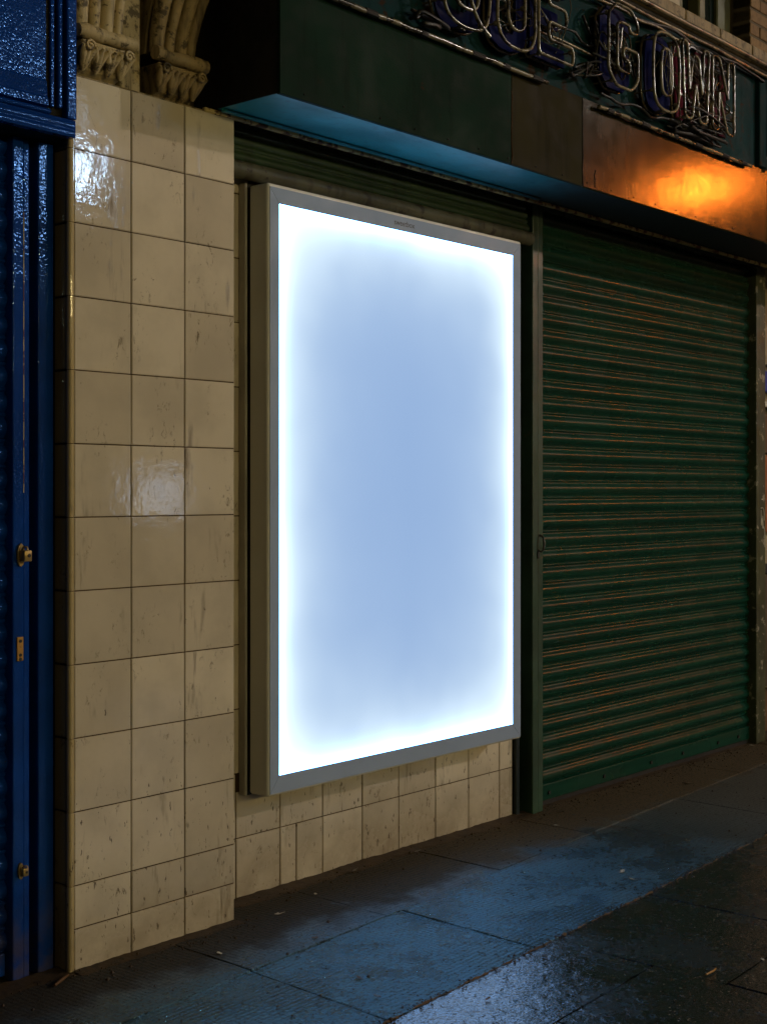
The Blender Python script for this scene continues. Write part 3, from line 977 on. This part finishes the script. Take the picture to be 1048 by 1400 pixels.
# guides: left one with a central groove
box("guide_rail", M['greenpost'], gs, 2.332, 2.369, 0.100, 0.200, 0.0, 2.47, 0.004, 2)
box("guide_rail", M['greenpost'], gs, 2.3735, 2.412, 0.104, 0.200, 0.0, 2.47, 0.004, 2)
box("guide_rail", M['wornpost'], gs, 4.374, 4.408, 0.112, 0.200, 0.0, 2.47, 0.004, 2)
o = box("guide_rail", M['wornpost'], gs, 4.416, 4.492, 0.118, 0.200, 0.0, 2.47, 0.004, 2)
o["label"] = "wider guide post with scraped pale paint"
tube("hook", M['steel'], gs, [(2.384, 0.101, 1.125), (2.384, 0.085, 1.118), (2.386, 0.080, 1.09), (2.384, 0.084, 1.065), (2.380, 0.092, 1.058), (2.376, 0.102, 1.066)], 0.005, 8)
box("keyhole_plate", M['rubber_or_shade'], gs, 2.362, 2.376, 0.0955, 0.1015, 1.03, 1.06, 0.002)
# painted scrawl on the right post
for pts in ([(4.432, 1.215), (4.470, 1.218), (4.470, 1.150)], [(4.436, 1.205), (4.437, 1.105), (4.448, 1.180), (4.452, 1.11)],
            [(4.455, 1.175), (4.462, 1.10), (4.468, 1.125), (4.474, 1.10), (4.480, 1.085), (4.470, 1.06)], [(4.440, 1.26), (4.462, 1.262)]):
    bm = bmesh.new()
    add_tube(bm, [Vector((x, 0.1175, z)) - Vector(gs.location) for x, z in chaikin(pts, 2, False)], 0.0026, 5)
    finish(bm, "paint_scrawl", M['white'], gs, None, 60)
post = thing("door_post", "black upright post in the shadow between glowing sign and green shutter", "post", (2.29, 0.16, 0))
box("post_front", M['blackpost'], post, 2.266, 2.292, 0.135, 0.22, 0.0, 2.44, 0.003)
box("post_back", M['blackpost'], post, 2.294, 2.330, 0.165, 0.22, 0.0, 2.44, 0.003)

# ------------------------------------------------------------------ sign fascia over the shops
fas = thing("shop_fascia", "deep dark green shop fascia box with bare neon sign and orange lamp glare", "fascia", (2.4, -0.1, 2.445))
FX0, FX1 = 0.521, 5.2
box("carcass", M['endblack'], fas, FX0 + 0.004, FX1, -0.255, 0.118, 2.456, 3.20)
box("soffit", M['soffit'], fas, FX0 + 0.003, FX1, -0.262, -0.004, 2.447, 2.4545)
box("end_panel", M['endblack'], fas, FX0, FX0 + 0.0035, -0.262, 0.095, 2.4475, 3.205)
def panel(x0, x1, mat, lab=None, z0=2.4445, z1=2.776):
    o = box("fascia_panel", mat, fas, x0, x1, -0.270, -0.2555, z0, z1, 0.0015)
    if lab: o["label"] = lab
panel(FX0, 1.6615, M['fasciaA'])
panel(1.6645, 2.117, M['fasciaC'])
panel(2.120, 3.96, M['fasciaB'], "smoother panel that mirrors the orange lamp")
panel(3.963, FX1, M['fasciaB'])
for x, z0, z1, mk in ((1.663, 2.447, 2.70, 'letterred'), (2.1185, 2.446, 2.765, 'endblack'), (2.205, 2.452, 2.52, 'endblack')):
    pts = [(x + random.uniform(-.004, .004), -0.2705, z0 + (z1 - z0) * k / 9) for k in range(10)]
    tube("rust_seam", M['endblack'] if mk == 'endblack' else M['rust'], fas, pts, 0.0022, 5)
box("sign_board", M['signboard'], fas, FX0, 3.575, -0.2625, -0.2555, 2.778, 3.205)
box("side_post", M['signboard'], fas, 3.577, 3.648, -0.285, -0.2555, 2.777, 3.205, 0.004)
box("sign_board", M['signboard'], fas, 3.650, FX1, -0.2625, -0.2555, 2.778, 3.205)
box("drip_rail", M['driprail'], fas, 0.475, 4.40, -0.0035, 0.012, 2.430, 2.4445, 0.003)
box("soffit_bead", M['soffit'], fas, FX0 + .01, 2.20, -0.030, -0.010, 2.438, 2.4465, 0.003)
box("top_ledge", M['darkwall'], fas, FX0 - 0.01, FX1, -0.285, 0.019, 3.2055, 3.226, 0.004)
bm = bmesh.new()
for k in range(26):
    x = 0.62 + k * 0.17
    add_tube(bm, [Vector((x, -0.2705, 2.462)) - Vector(fas.location), Vector((x, -0.2735, 2.462)) - Vector(fas.location)], 0.003, 6)
tag(finish(bm, "rivets", M['endblack'], fas), kind="stuff")

# neon letters -------------------------------------------------------------
LZ, LH = 2.812, 0.308
def poly_O(w, h, in_=0.0, sq=0.20):
    a = in_
    return chaikin([(a + (w - 2 * a) * u, a + (h - 2 * a) * v) for u, v in ((.22, 0), (.78, 0), (1, .16), (1, .84), (.78, 1), (.22, 1), (0, .84), (0, .16))], 2)

def letter_shapes(ch, w, h):
    s = 0.062
    if ch == 'O' or ch == 'Q':
        outer = poly_O(w, h); inner = poly_O(w, h, s)
        sh = [outer, inner]
        return outer, [inner], ([[(w * .55, .10), (w * .72, .03), (w * .98, .0)]] if ch == 'Q' else [])
    if ch == 'U':
        o = [(0, h), (0, h * .22), (w * .10, h * .06), (w * .32, 0), (w * .68, 0), (w * .90, h * .06), (w, h * .22), (w, h), (w - s, h), (w - s, h * .30), (w * .62, s), (w * .38, s), (s, h * .30), (s, h)]
    elif ch == 'E':
        o = [(0, 0), (w, 0), (w, s), (s, s), (s, h * .40), (w * .8, h * .40), (w * .8, h * .60), (s, h * .60), (s, h - s), (w, h - s), (w, h), (0, h)]
    elif ch == 'G':
        o = [(w, h * .72), (w, h * .86), (w * .75, h), (w * .25, h), (0, h * .84), (0, h * .16), (w * .25, 0), (w * .78, 0), (w, h * .14), (w, h * .50), (w * .50, h * .50), (w * .50, h * .36), (w - s, h * .36), (w - s, h * .2), (w * .6, s), (w * .42, s), (s, h * .24), (s, h * .76), (w * .42, h - s), (w * .6, h - s), (w - s, h * .80), (w - s, h * .72)]
    elif ch == 'W':
        o = [(0, h), (w * .10, 0), (w * .36, 0), (w * .5, h * .50), (w * .64, 0), (w * .90, 0), (w, h), (w * .80, h), (w * .74, h * .36), (w * .60, h * .86), (w * .40, h * .86), (w * .26, h * .36), (w * .20, h)]
    elif ch == 'N':
        o = [(0, 0), (s * .9, 0), (s * .9, h * .55), (w - s, 0), (w, 0), (w, h), (w - s * .9, h), (w - s * .9, h * .45), (s, h), (0, h)]
    return o, [], []

def resample(p, step=0.02, closed=True):
    q = []
    m = len(p)
    for i in range(m if closed else m - 1):
        a, b = Vector(p[i]), Vector(p[(i + 1) % m])
        n_ = max(1, int((b - a).length / step))
        for k in range(n_):
            q.append(tuple(a.lerp(b, k / n_)))
    if not closed: q.append(p[-1])
    return q

def rounded(p):
    return chaikin(resample(p, 0.035), 2)

def letter(ch, x0, x1, label, dz=0.0, tilt=0.0, backing='letterblue'):
    w, h = x1 - x0, LH
    t = thing("neon_letter", label, "neon letter", (x0, -0.263, LZ + dz), "unlit neon letters on the green fascia")
    t.rotation_euler = (0, tilt, 0)
    outer, holes, extra = letter_shapes(ch, w, h)
    yF, yB, yP = -0.350 + 0.263, -0.292 + 0.263, -0.312 + 0.263
    # painted metal back plate with a rim
    loops = [[Vector((x, z, 0)) for x, z in outer]] + [[Vector((x, z, 0)) for x, z in hl] for hl in holes]
    tris = tessellate_polygon(loops)
    flat = [v for lp in loops for v in lp]
    bm = bmesh.new()
    fv = [bm.verts.new((v.x, yP, v.y)) for v in flat]
    bv = [bm.verts.new((v.x, yP + 0.008, v.y)) for v in flat]
    for a, b, c in tris:
        try:
            bm.faces.new((fv[a], fv[b], fv[c])); bm.faces.new((bv[c], bv[b], bv[a]))
        except ValueError:
            pass
    i0 = 0
    for lp in loops:
        n_ = len(lp)
        for k in range(n_):
            a, b = i0 + k, i0 + (k + 1) % n_
            bm.faces.new((fv[a], fv[b], bv[b], bv[a]))
        i0 += n_
    finish(bm, "back_plate", M[backing], t)
    def ring(path, y, r, mat, nm):
        bm = bmesh.new()
        add_tube(bm, [(x, y, z) for x, z in path], r, 8, True)
        finish(bm, nm, mat, t, None, 60)
    ring(rounded(outer), yF, 0.0062, M['neon'], "glass_tube")
    ring(rounded(outer), yB, 0.0058, M['neonback'], "rear_tube")
    for hl in holes:
        ring(hl, yF, 0.0068, M['neon'], "glass_tube")
    for ex in extra:
        bm = bmesh.new(); add_tube(bm, [(x, yF - 0.004, z) for x, z in chaikin(ex, 2, False)], 0.007, 8)
        finish(bm, "glass_tube", M['neon'], t, None, 60)
    # stand-off supports with porcelain collars
    ro = rounded(outer)
    for k in range(0, len(ro), max(1, len(ro) // 6)):
        x, z = ro[k]
        bm = bmesh.new()
        add_tube(bm, [(x, 0.0, z), (x, yF, z)], [0.004, 0.0035], 6)
        add_tube(bm, [(x, yF + 0.014, z), (x, yF + 0.004, z)], 0.0095, 8)
        finish(bm, "tube_support", M['porcelain'], t)
    return t
letter('Q', 1.172, 1.425, "unlit neon letter Q, first of the row, cut off by the picture's top")
letter('U', 1.468, 1.690, "unlit neon letter U between the Q and the E")
letter('E', 1.712, 1.930, "unlit neon letter E, last before the wide gap in the sign", 0.02)
letter('G', 2.172, 2.385, "unlit neon letter G with its bar, first after the wide gap", 0.02)
letter('O', 2.503, 2.712, "unlit neon letter O, a whole oval between G and W")
letter('W', 2.735, 2.965, "unlit neon letter W with zigzag strokes beside the O", 0.01, 0.0, 'letterred')
letter('N', 2.995, 3.190, "unlit neon letter N, last of the row above the orange glare", 0.01, 0.0, 'letterred')

# straight neon tubes under the letters
def strip(x0, x1, z, label):
    t = thing("neon_tube", label, "neon tube", (x0, -0.27, z), "straight neon tubes under the letters")
    n_ = 20
    tube("glass_tube", M['neon'], t, [(x0 + (x1 - x0) * k / n_, -0.290, z + random.uniform(-.002, .002)) for k in range(n_ + 1)], 0.0085, 8)
    k = x0 + 0.06
    while k < x1:
        bm = bmesh.new()
        L = random.uniform(0.02, 0.07)
        add_tube(bm, [Vector((k - x0, -0.020, 0)), Vector((min(k + L, x1) - x0, -0.020, 0))], 0.0105, 8)
        finish(bm, "tape_wrap", M['cable'], t)
        bm = bmesh.new(); add_tube(bm, [(k - x0 + 0.01, 0.002, 0), (k - x0 + 0.01, -0.018, 0)], 0.004, 6)
        finish(bm, "clip", M['cable'], t)
        k += random.uniform(0.16, 0.30)
strip(0.560, 1.855, 2.768, "long straight neon tube below the letters Q, U and E")
strip(2.200, 3.480, 2.756, "long straight neon tube below the letters G, O, W and N")

# conduits and loose cables along the top of the sign
def run(name, mat, x0, x1, y, z, r, wob, label, cat, grp, n_=26):
    bm = bmesh.new()
    ph = random.uniform(0, 6)
    pts = [Vector(((x1 - x0) * k / n_, 0.6 * wob * math.sin(k * 0.9 + ph), wob * math.sin(k * 0.7 + ph) + random.uniform(-wob, wob) * 0.4)) for k in range(n_ + 1)]
    add_tube(bm, pts, r, 8)
    o = finish(bm, name, mat, None, (x0, y, z), 60)
    return tag(o, label, cat, grp)
run("electrical_conduit", M['conduit'], 1.9, 5.0, -0.300, 3.236, 0.012, 0.001, "thick pale conduit running along the very top of the neon sign", "conduit", "conduits over the sign")
run("electrical_conduit", M['conduit'], 1.9, 5.0, -0.300, 3.190, 0.008, 0.003, "thinner pale conduit just below the thick one over the sign", "conduit", "conduits over the sign")
run("electrical_conduit", M['conduit'], 2.0, 2.95, -0.296, 3.158, 0.006, 0.004, "short thin conduit above the letters G and O", "conduit", "conduits over the sign")
run("cable", M['cable'], 1.8, 3.6, -0.292, 3.172, 0.007, 0.010, "sagging black cable running behind the tops of G and O", "cable", "black cables on the sign")
run("cable", M['cable'], 1.72, 2.4, -0.285, 2.985, 0.005, 0.012, "black cable crossing the gap between E and G at mid height", "cable", "black cables on the sign")
run("cable", M['conduit'], 1.80, 2.25, -0.290, 2.940, 0.005, 0.003, "rusty wire crossing the gap between E and G", "cable", "black cables on the sign", 10)
run("cable", M['cable'], 2.2, 3.0, -0.300, 2.800, 0.006, 0.008, "black cable lying under the letters G and O", "cable", "black cables on the sign")
def tangle(x0, x1, z0, z1, label, seed, n_=7, yf=-0.08, thin=1.0, mk='cable'):
    rr = random.Random(seed)
    bm = bmesh.new()
    for _ in range(n_):
        p = [(rr.uniform(0, x1 - x0), rr.uniform(yf, yf * 0.12), rr.uniform(0, z1 - z0)) for _ in range(5)]
        v = [Vector(a) for a in p]
        pts = []
        for i in range(len(v) - 1):
            for k in range(5):
                pts.append(v[i].lerp(v[i + 1], k / 5))
        for _ in range(3):
            pts = [pts[0]] + [(pts[i - 1] + pts[i] * 2 + pts[i + 1]) / 4 for i in range(1, len(pts) - 1)] + [pts[-1]]
        add_tube(bm, pts, thin * rr.choice((0.004, 0.005, 0.007)), 6)
    o = finish(bm, "cable_tangle", M[mk], None, (x0, -0.2635, z0), 60)
    return tag(o, label, "cables", "cable tangles on the sign")
tangle(2.70, 3.22, 2.775, 2.83, "black cable tangle hanging under the letters W and N", 3, 9)
tangle(2.85, 3.30, 3.06, 3.16, "black cable tangle above the letters W and N", 5, 9)
tangle(1.93, 2.18, 2.82, 2.90, "black wires low in the gap between E and G", 8, 5)
tangle(2.10, 2.45, 2.86, 3.08, "black wires behind the letter G", 11, 6)
tangle(1.05, 1.30, 2.78, 2.84, "black wires below the letter Q", 13, 4)
tangle(3.64, 3.80, 2.78, 3.20, "black cables dropping beside the sign's right-hand post", 17, 7)
tangle(2.18, 2.40, 2.83, 3.12, "thin pale lead wires strung over the face of the letter G", 21, 5, -0.098, 0.45, 'neonback')
tangle(2.49, 2.73, 2.80, 3.12, "thin pale lead wires strung over the face of the letter O", 22, 4, -0.098, 0.45, 'neonback')
tangle(2.72, 3.24, 2.80, 3.14, "dense thin lead wires strung over the letters W and N", 23, 14, -0.10, 0.5, 'neonback')
tangle(2.74, 3.20, 2.79, 2.90, "black clot of wires over the feet of the letters W and N", 24, 9, -0.11, 0.8)
tangle(1.45, 1.95, 2.82, 3.10, "thin pale lead wires strung over the letters U and E", 25, 7, -0.098, 0.45, 'neonback')
dp = thing("downpipe", "pale vertical pipe at the far right end of the neon sign", "pipe", (3.70, -0.29, 2.78))
tube("pipe", M['conduit'], dp, [(3.700, -0.300, 2.775 + 0.02 * k) for k in range(22)], 0.011, 8)
tube("collar", M['conduit'], dp, [(3.700, -0.300, 2.86), (3.700, -0.300, 2.89)], 0.016, 8)
tube("bracket_arm", M['conduit'], dp, [(3.700, -0.300, 2.875), (3.700, -0.263, 2.875)], 0.006, 6)

# ------------------------------------------------------------------ blue shop on the left
bf = thing("blue_shop_fascia", "glossy dark blue panelled fascia box at the top left corner", "fascia", (-0.9, 0.0, 2.25))
BX0, BX1 = -2.6, -0.027
box("carcass", M['endblack'], bf, BX0, BX1 - 0.001, -0.027, 0.098, 2.262, 3.3)  # painted black so the gaps between the mouldings read as shade
box("panel", M['blue'], bf, BX0, -0.1125, -0.0345, -0.0272, 2.315, 3.3)
def moulding(name, prof, x0, x1):
    bm = bmesh.new()
    extrude_profile(bm, prof, x0, x1, 1)
    for v in bm.verts: v.co -= Vector(bf.location)
    finish(bm, name, M['blue'], bf, None, 50)
def roll(y, z0, z1, d, n_=7):
    return [(y - d * math.sin(math.pi * k / n_) ** 0.7, z1 + (z0 - z1) * k / n_) for k in range(n_ + 1)]
box("bottom_rail", M['blue'], bf, BX0, BX1, -0.050, -0.0272, 2.246, 2.292, 0.002)
moulding("rail_moulding", [(-0.0502, 2.290)] + roll(-0.0505, 2.268, 2.286, 0.0015) + roll(-0.0505, 2.247, 2.266, 0.0015), BX0, BX1 - 0.004)
moulding("bottom_moulding", [(-0.0345, 2.313)] + roll(-0.036, 2.2945, 2.312, 0.010), BX0, -0.104)
box("soffit", M['endblack'], bf, BX0, BX1 - 0.001, -0.030, 0.098, 2.249, 2.2605)
box("stile", M['blue'], bf, -0.058, BX1, -0.054, -0.0272, 2.2935, 3.3, 0.004, 2)
box("inner_moulding", M['blue'], bf, -0.079, -0.065, -0.044, -0.0272, 2.318, 3.3, 0.004, 2)
box("inner_moulding", M['blue'], bf, -0.099, -0.087, -0.037, -0.0272, 2.318, 3.3, 0.003, 2)
# bevelled lower edge of the panel
bm = bmesh.new()
extrude_profile(bm, [(-0.0345, 2.385), (-0.0385, 2.380), (-0.041, 2.340), (-0.046, 2.334), (-0.046, 2.316), (-0.0345, 2.3135)], BX0, -0.1125, 1)
for v in bm.verts: v.co -= Vector(bf.location)
finish(bm, "panel_bevel", M['blue'], bf, None, 30)

bs = thing("roller_shutter", "closed glossy blue roller shutter at the left edge", "shutter", (-0.9, 0.08, 0), "roller shutters of the shops")
slats(bs, -2.6, -0.150, 0.095, 0.075 + 32 * 0.0685, 32, 0.0685, M['blue'], segs=2)
box("bottom_rail", M['blue'], bs, -2.6, -0.158, 0.080, 0.10, 0.015, 0.076, 0.004, 2)
box("guide_rail", M['blue'], bs, -0.152, -0.1175, 0.056, 0.12, 0.0, 2.247, 0.004, 2)
box("guide_rail", M['blue'], bs, -0.114, -0.094, 0.064, 0.12, 0.0, 2.247, 0.004, 2)
bp = thing("blue_door_post", "wide glossy blue upright post beside the cream tiled pillar", "post", (-0.05, 0.08, 0))
box("post_face", M['blue'], bp, -0.072, -0.0215, 0.056, 0.13, 0.0, 2.247, 0.004, 2)
box("gap_shade", M['endblack'], bp, -0.0925, -0.073, 0.105, 0.13, 0.0, 2.247)  # black strip painted in as the shade of the gap
tube("wire", M['driprail'], bs, [(-0.1157, 0.0605, 1.30 + 0.05 * k) for k in range(16)], 0.0018, 5)

def lock(z, s, label):
    t = thing("shutter_lock", label, "lock", (-0.128, 0.056, z), "brass locks on the blue shutter guide")
    bm = bmesh.new()
    add_tube(bm, [(-0.002, -0.0005, 0), (-0.002, -0.006, 0)], 0.012 * s, 10)
    for v in bm.verts: v.co.z *= 2.6
    finish(bm, "escutcheon", M['brass'], t, None, 40)
    bm = bmesh.new(); add_box(bm, -0.008 * s, 0.016 * s, -0.030 * s, -0.006, -0.017 * s, 0.013 * s, 0.003, 2)
    finish(bm, "lock_body", M['brass'], t, None, 35)
    bm = bmesh.new(); add_tube(bm, [(0.006 * s, -0.030 * s, -0.001), (0.006 * s, -0.032 * s, -0.001)], 0.005 * s, 8)
    finish(bm, "keyhole", M['rubber_or_shade'], t)
    bm = bmesh.new(); add_tube(bm, [(-0.002, -0.010, 0.013 * s), (-0.002, -0.018, 0.022 * s), (0.005, -0.022, 0.022 * s), (0.007, -0.022, 0.013 * s)], 0.003 * s, 6)
    finish(bm, "shackle", M['brass'], t, None, 60)
lock(1.134, 1.0, "larger brass lock halfway up the blue shutter guide")
lock(0.293, 0.72, "small brass lock near the foot of the blue shutter guide")
hp = thing("lock_plate", "ochre metal plate with two dark holes on the blue shutter guide", "plate", (-0.131, 0.056, 0.884))
bm = bmesh.new(); add_box(bm, -0.010, 0.010, -0.004, -0.0005, -0.032, 0.032, 0.0015)
finish(bm, "plate", M['ochre'], hp)
for dz in (0.021, -0.016, -0.027):
    bm = bmesh.new(); add_tube(bm, [(0, -0.0038, dz), (0, -0.0055, dz)], 0.0045, 8)
    finish(bm, "screw_hole", M['rubber_or_shade'], hp)

# ------------------------------------------------------------------ neighbour at the right edge
nb_ = thing("neighbour_shopfront", "sliver of the next shopfront with blue poster strip at the right edge", "shopfront", (5.4, 0.3, 0))
box("wall", M['cream'], nb_, 4.50, 7.5, 0.30, 0.41, 0.0, 3.3)
box("upper_panel", M['cream'], nb_, 4.52, 7.5, 0.25, 0.298, 1.99, 2.44, 0.004)
box("poster", M['poster'], nb_, 4.53, 5.4, 0.245, 0.298, 1.845, 1.955, 0.002)
box("shelf", M['white'], nb_, 4.56, 7.5, 0.20, 0.298, 1.755, 1.785, 0.004)
box("lower_panel", M['brownwood'], nb_, 4.52, 7.5, 0.26, 0.298, 1.51, 1.73, 0.003)
box("lower_panel", M['orange'], nb_, 4.52, 7.5, 0.262, 0.298, 1.08, 1.50, 0.003)
box("dado_rail", M['rubber_or_shade'], nb_, 4.52, 7.5, 0.24, 0.298, 0.86, 0.905, 0.003)
box("stall_riser", M['wallback'], nb_, 4.52, 7.5, 0.255, 0.298, 0.24, 0.85, 0.003)
box("skirting", M['brownwood'], nb_, 4.52, 7.5, 0.245, 0.298, 0.0, 0.22, 0.003)

# ------------------------------------------------------------------ street lamps, added fill lamps and lit shop across the road
def lamp(x, y, z, mat, label, yaw):
    t = thing("street_lamp", label, "street lamp", (x, y, 0), "street lamps across the road")
    dx, dy = math.cos(yaw), math.sin(yaw)
    bx, by = -dx * 1.1, -dy * 1.1
    bm = bmesh.new(); add_tube(bm, [(bx, by, 0), (bx, by, 1.1), (bx, by, 1.12), (bx, by, z + 0.25)], [0.10, 0.10, 0.065, 0.045], 12)
    finish(bm, "post", M['steel'], t, None, 40)
    bm = bmesh.new(); add_tube(bm, [(bx, by, z + 0.2), (bx * .8, by * .8, z + 0.42), (bx * .4, by * .4, z + 0.40), (0, 0, z + 0.30)], 0.035, 8)
    finish(bm, "arm", M['steel'], t, None, 60)
    bm = bmesh.new()
    add_tube(bm, [(0, 0, z + 0.32), (0, 0, z + 0.26), (0, 0, z + 0.16)], [0.08, 0.24, 0.30], 14)
    finish(bm, "hood", M['steel'], t, None, 40)
    bm = bmesh.new()
    bmesh.ops.create_uvsphere(bm, u_segments=14, v_segments=8, radius=0.17)
    for v in bm.verts: v.co.z += z
    finish(bm, "lens", mat, t, None, 60)
lamp(11.5, -8.5, 6.3, M['lampwarm'], "warm street lamp across the road, nearer of the two", R(90))
lamp(18.6, -8.5, 6.3, M['lampsodium'], "orange sodium street lamp across the road, farther one", R(90))

op = thing("opposite_shop", "shop building across the road with a small white lit sign", "building", (7.5, -11, 0))
box("wall", M['facade'], op, -3, 20, -13, -11.0, 0, 9)
box("sign_casing", M['steel'], op, 7.1, 8.75, -10.99, -10.85, 4.95, 5.65, 0.01)
def fill_lamp(x, label):  # added unseen fill lamps that spread soft yellow light over the shopfronts
    t = thing("added_fill_lamp", label, "fill_lamp", (x, -10.6, 3.3), "added yellow fill lamps across the road")
    tube("bracket_arm", M['steel'], t, [(x, -10.995, 3.62), (x, -10.75, 3.70), (x, -10.6, 3.66)], 0.022, 8)
    bm = bmesh.new(); add_tube(bm, [(0, 0, 0.36), (0, 0, 0.30), (0, 0, 0.19)], [0.04, 0.16, 0.20], 12)
    finish(bm, "hood", M['steel'], t, None, 40)
    bm = bmesh.new(); bmesh.ops.create_uvsphere(bm, u_segments=12, v_segments=8, radius=0.15)
    finish(bm, "globe", M['lampfill'], t, None, 60)
fill_lamp(-3.2, "leftmost added yellow fill globe on the opposite wall, facing the blue shutter")
fill_lamp(0.8, "added yellow fill globe on the opposite wall, facing the tiled pillar")
fill_lamp(4.6, "added yellow fill globe on the opposite wall, facing the green shutter")
for a, b, z in ((7.15, 7.40, 5.0), (7.60, 7.72, 5.05), (8.15, 8.45, 5.0)):
    box("sign_face", M['signlit'], op, a, b, -10.845, -10.835, z, 5.5)
for a, b in ((6.7, 7.45), (7.52, 8.35)):
    box("lit_window", M['upperlit'], op, a, b, -10.995, -10.985, 5.72, 6.10)
for a, b in ((9.2, 9.6), (9.7, 9.95)):
    box("lit_window", M['winlit'], op, a, b, -10.995, -10.985, 1.0, 1.6)

# ------------------------------------------------------------------ litter
def scrap(name, x, y, size, mat, label, cat, seed, group=None, flat=0.25):
    rr = random.Random(seed)
    bm = bmesh.new()
    n_ = 8
    c = bm.verts.new((0, 0, size * 0.10))
    ring = []
    for k in range(n_):
        a = 2 * math.pi * k / n_
        r = size * rr.uniform(0.45, 1.0) * (1.3 if k % 4 == 0 else 0.8)
        ring.append(bm.verts.new((r * math.cos(a), r * 0.65 * math.sin(a), rr.uniform(0.05, flat) * size)))
    for k in range(n_):
        bm.faces.new((c, ring[k], ring[(k + 1) % n_]))
    r_ = bmesh.ops.extrude_face_region(bm, geom=bm.faces[:])
    for v in [g for g in r_['geom'] if isinstance(g, bmesh.types.BMVert)]:
        v.co.z += 0.0012
    o = finish(bm, name, mat, None, (x, y, 0.002))
    o.rotation_euler = (0, 0, rr.uniform(0, 6.28))
    return tag(o, label, cat, group)
scrap("paper_scrap", 0.359, -0.191, 0.014, M['paper'], "pale paper scrap on the slab joint left of the lit ribbed slab", "litter", 1)
scrap("paper_scrap", 0.727, -0.060, 0.016, M['paper'], "thin pale paper scrap on the brown dirt by the pillar's right foot", "litter", 2)
scrap("paper_scrap", 0.955, 0.000, 0.011, M['paper'], "small pale scrap by the slab joint under the sign's left part", "litter", 3)
scrap("paper_scrap", 2.235, -0.080, 0.012, M['paper'], "tiny pale scrap in front of the black post's foot", "litter", 4)
scrap("paper_scrap", 1.826, -0.615, 0.018, M['paper'], "blue-white scrap in the middle of the far ribbed slab", "litter", 5)
scrap("paper_scrap", 1.763, -0.692, 0.016, M['paper'], "flat pale scrap just below the blue-white scrap on the ribbed slab", "litter", 6)
scrap("paper_scrap", 1.304, -1.372, 0.014, M['paper'], "white scrap on the dark wet slab at the lower right edge", "litter", 7)
scrap("leaf", 0.568, -0.972, 0.014, M['leaf'], "brown leaf scrap on the brightest wet slab at the bottom", "leaf", 8)
scrap("leaf", 0.468, -0.617, 0.017, M['leaf'], "brown leaf scrap in the middle of the near ribbed slab", "leaf", 9)
scrap("leaf", 0.635, -0.300, 0.012, M['leaf'], "brown leaf scrap at the slab joint under the sign", "leaf", 10)
scrap("leaf", 2.435, 0.030, 0.020, M['darkleaf'], "dark leaf at the foot of the green guide post", "leaf", 11)
scrap("leaf", 1.243, 0.085, 0.028, M['darkleaf'], "dark leaf against the tiled wall under the sign's middle", "leaf", 12)
scrap("leaf", 1.580, 0.085, 0.022, M['darkleaf'], "dark leaf near the tiled wall under the sign's right part", "leaf", 13)
scrap("leaf", 0.395, -0.745, 0.016, M['darkleaf'], "black leaf on the ribbed slab by its lower joint", "leaf", 14)
scrap("leaf", 3.265, -0.090, 0.022, M['darkleaf'], "dark leaf on the pavement before the green shutter's middle", "leaf", 15)
scrap("leaf", 4.300, 0.100, 0.020, M['paper'], "pale crumpled scrap at the right end of the green shutter's foot", "leaf", 16)
scrap("leaf", 0.930, -0.900, 0.016, M['darkleaf'], "dark leaf on the joint between ribbed and smooth slabs", "leaf", 18)
tw = bmesh.new()
add_tube(tw, [(0, 0, 0.004), (0.03, 0.012, 0.007), (0.07, 0.035, 0.005)], [0.004, 0.005, 0.003], 6)
tag(finish(tw, "twig", M['leaf'], None, (-0.10, -0.055, 0.002), 60), "short pale twig at the foot of the blue post", "twig")
tw = bmesh.new()
add_tube(tw, [(0, 0, 0.004), (0.035, -0.003, 0.005), (0.06, 0.002, 0.004)], [0.0028, 0.0028, 0.0022], 6)
tag(finish(tw, "straw", M['ochre'], None, (1.085, -1.315, 0.002), 60), "yellow straw stub on the dark wet slab at the lower right", "straw")
# grit and crumbs: uncountable
rr = random.Random(99)
bm = bmesh.new()
for i in range(4200):
    x = rr.uniform(-0.4, 4.6)
    u = rr.random()
    if u < 0.35:
        y = (0.055 if x < 0 else 0.0 if x < 0.6 else 0.15) - abs(rr.gauss(0, 0.07)) - 0.01
    elif u < 0.65:
        y = BC(x) + rr.gauss(0, 0.012)
    else:
        y = rr.uniform(-1.9, 0.0)
    if y < -1.2 and x > 2.5: continue
    s = rr.uniform(0.0012, 0.0042) * (2.0 if rr.random() < 0.10 else 1)
    v = [bm.verts.new((x + s * a, y + s * b, 0.001 + s * c)) for a, b, c in ((1, 0, 0), (-.5, .9, .05), (-.6, -.8, 0), (0.1, 0.1, rr.uniform(.5, 1.1)))]
    for f in ((0, 1, 3), (1, 2, 3), (2, 0, 3)):
        bm.faces.new([v[k] for k in f])
tag(finish(bm, "grit", M['dirt']), kind="stuff", label="scattered grit and crumbs on the wet pavement")
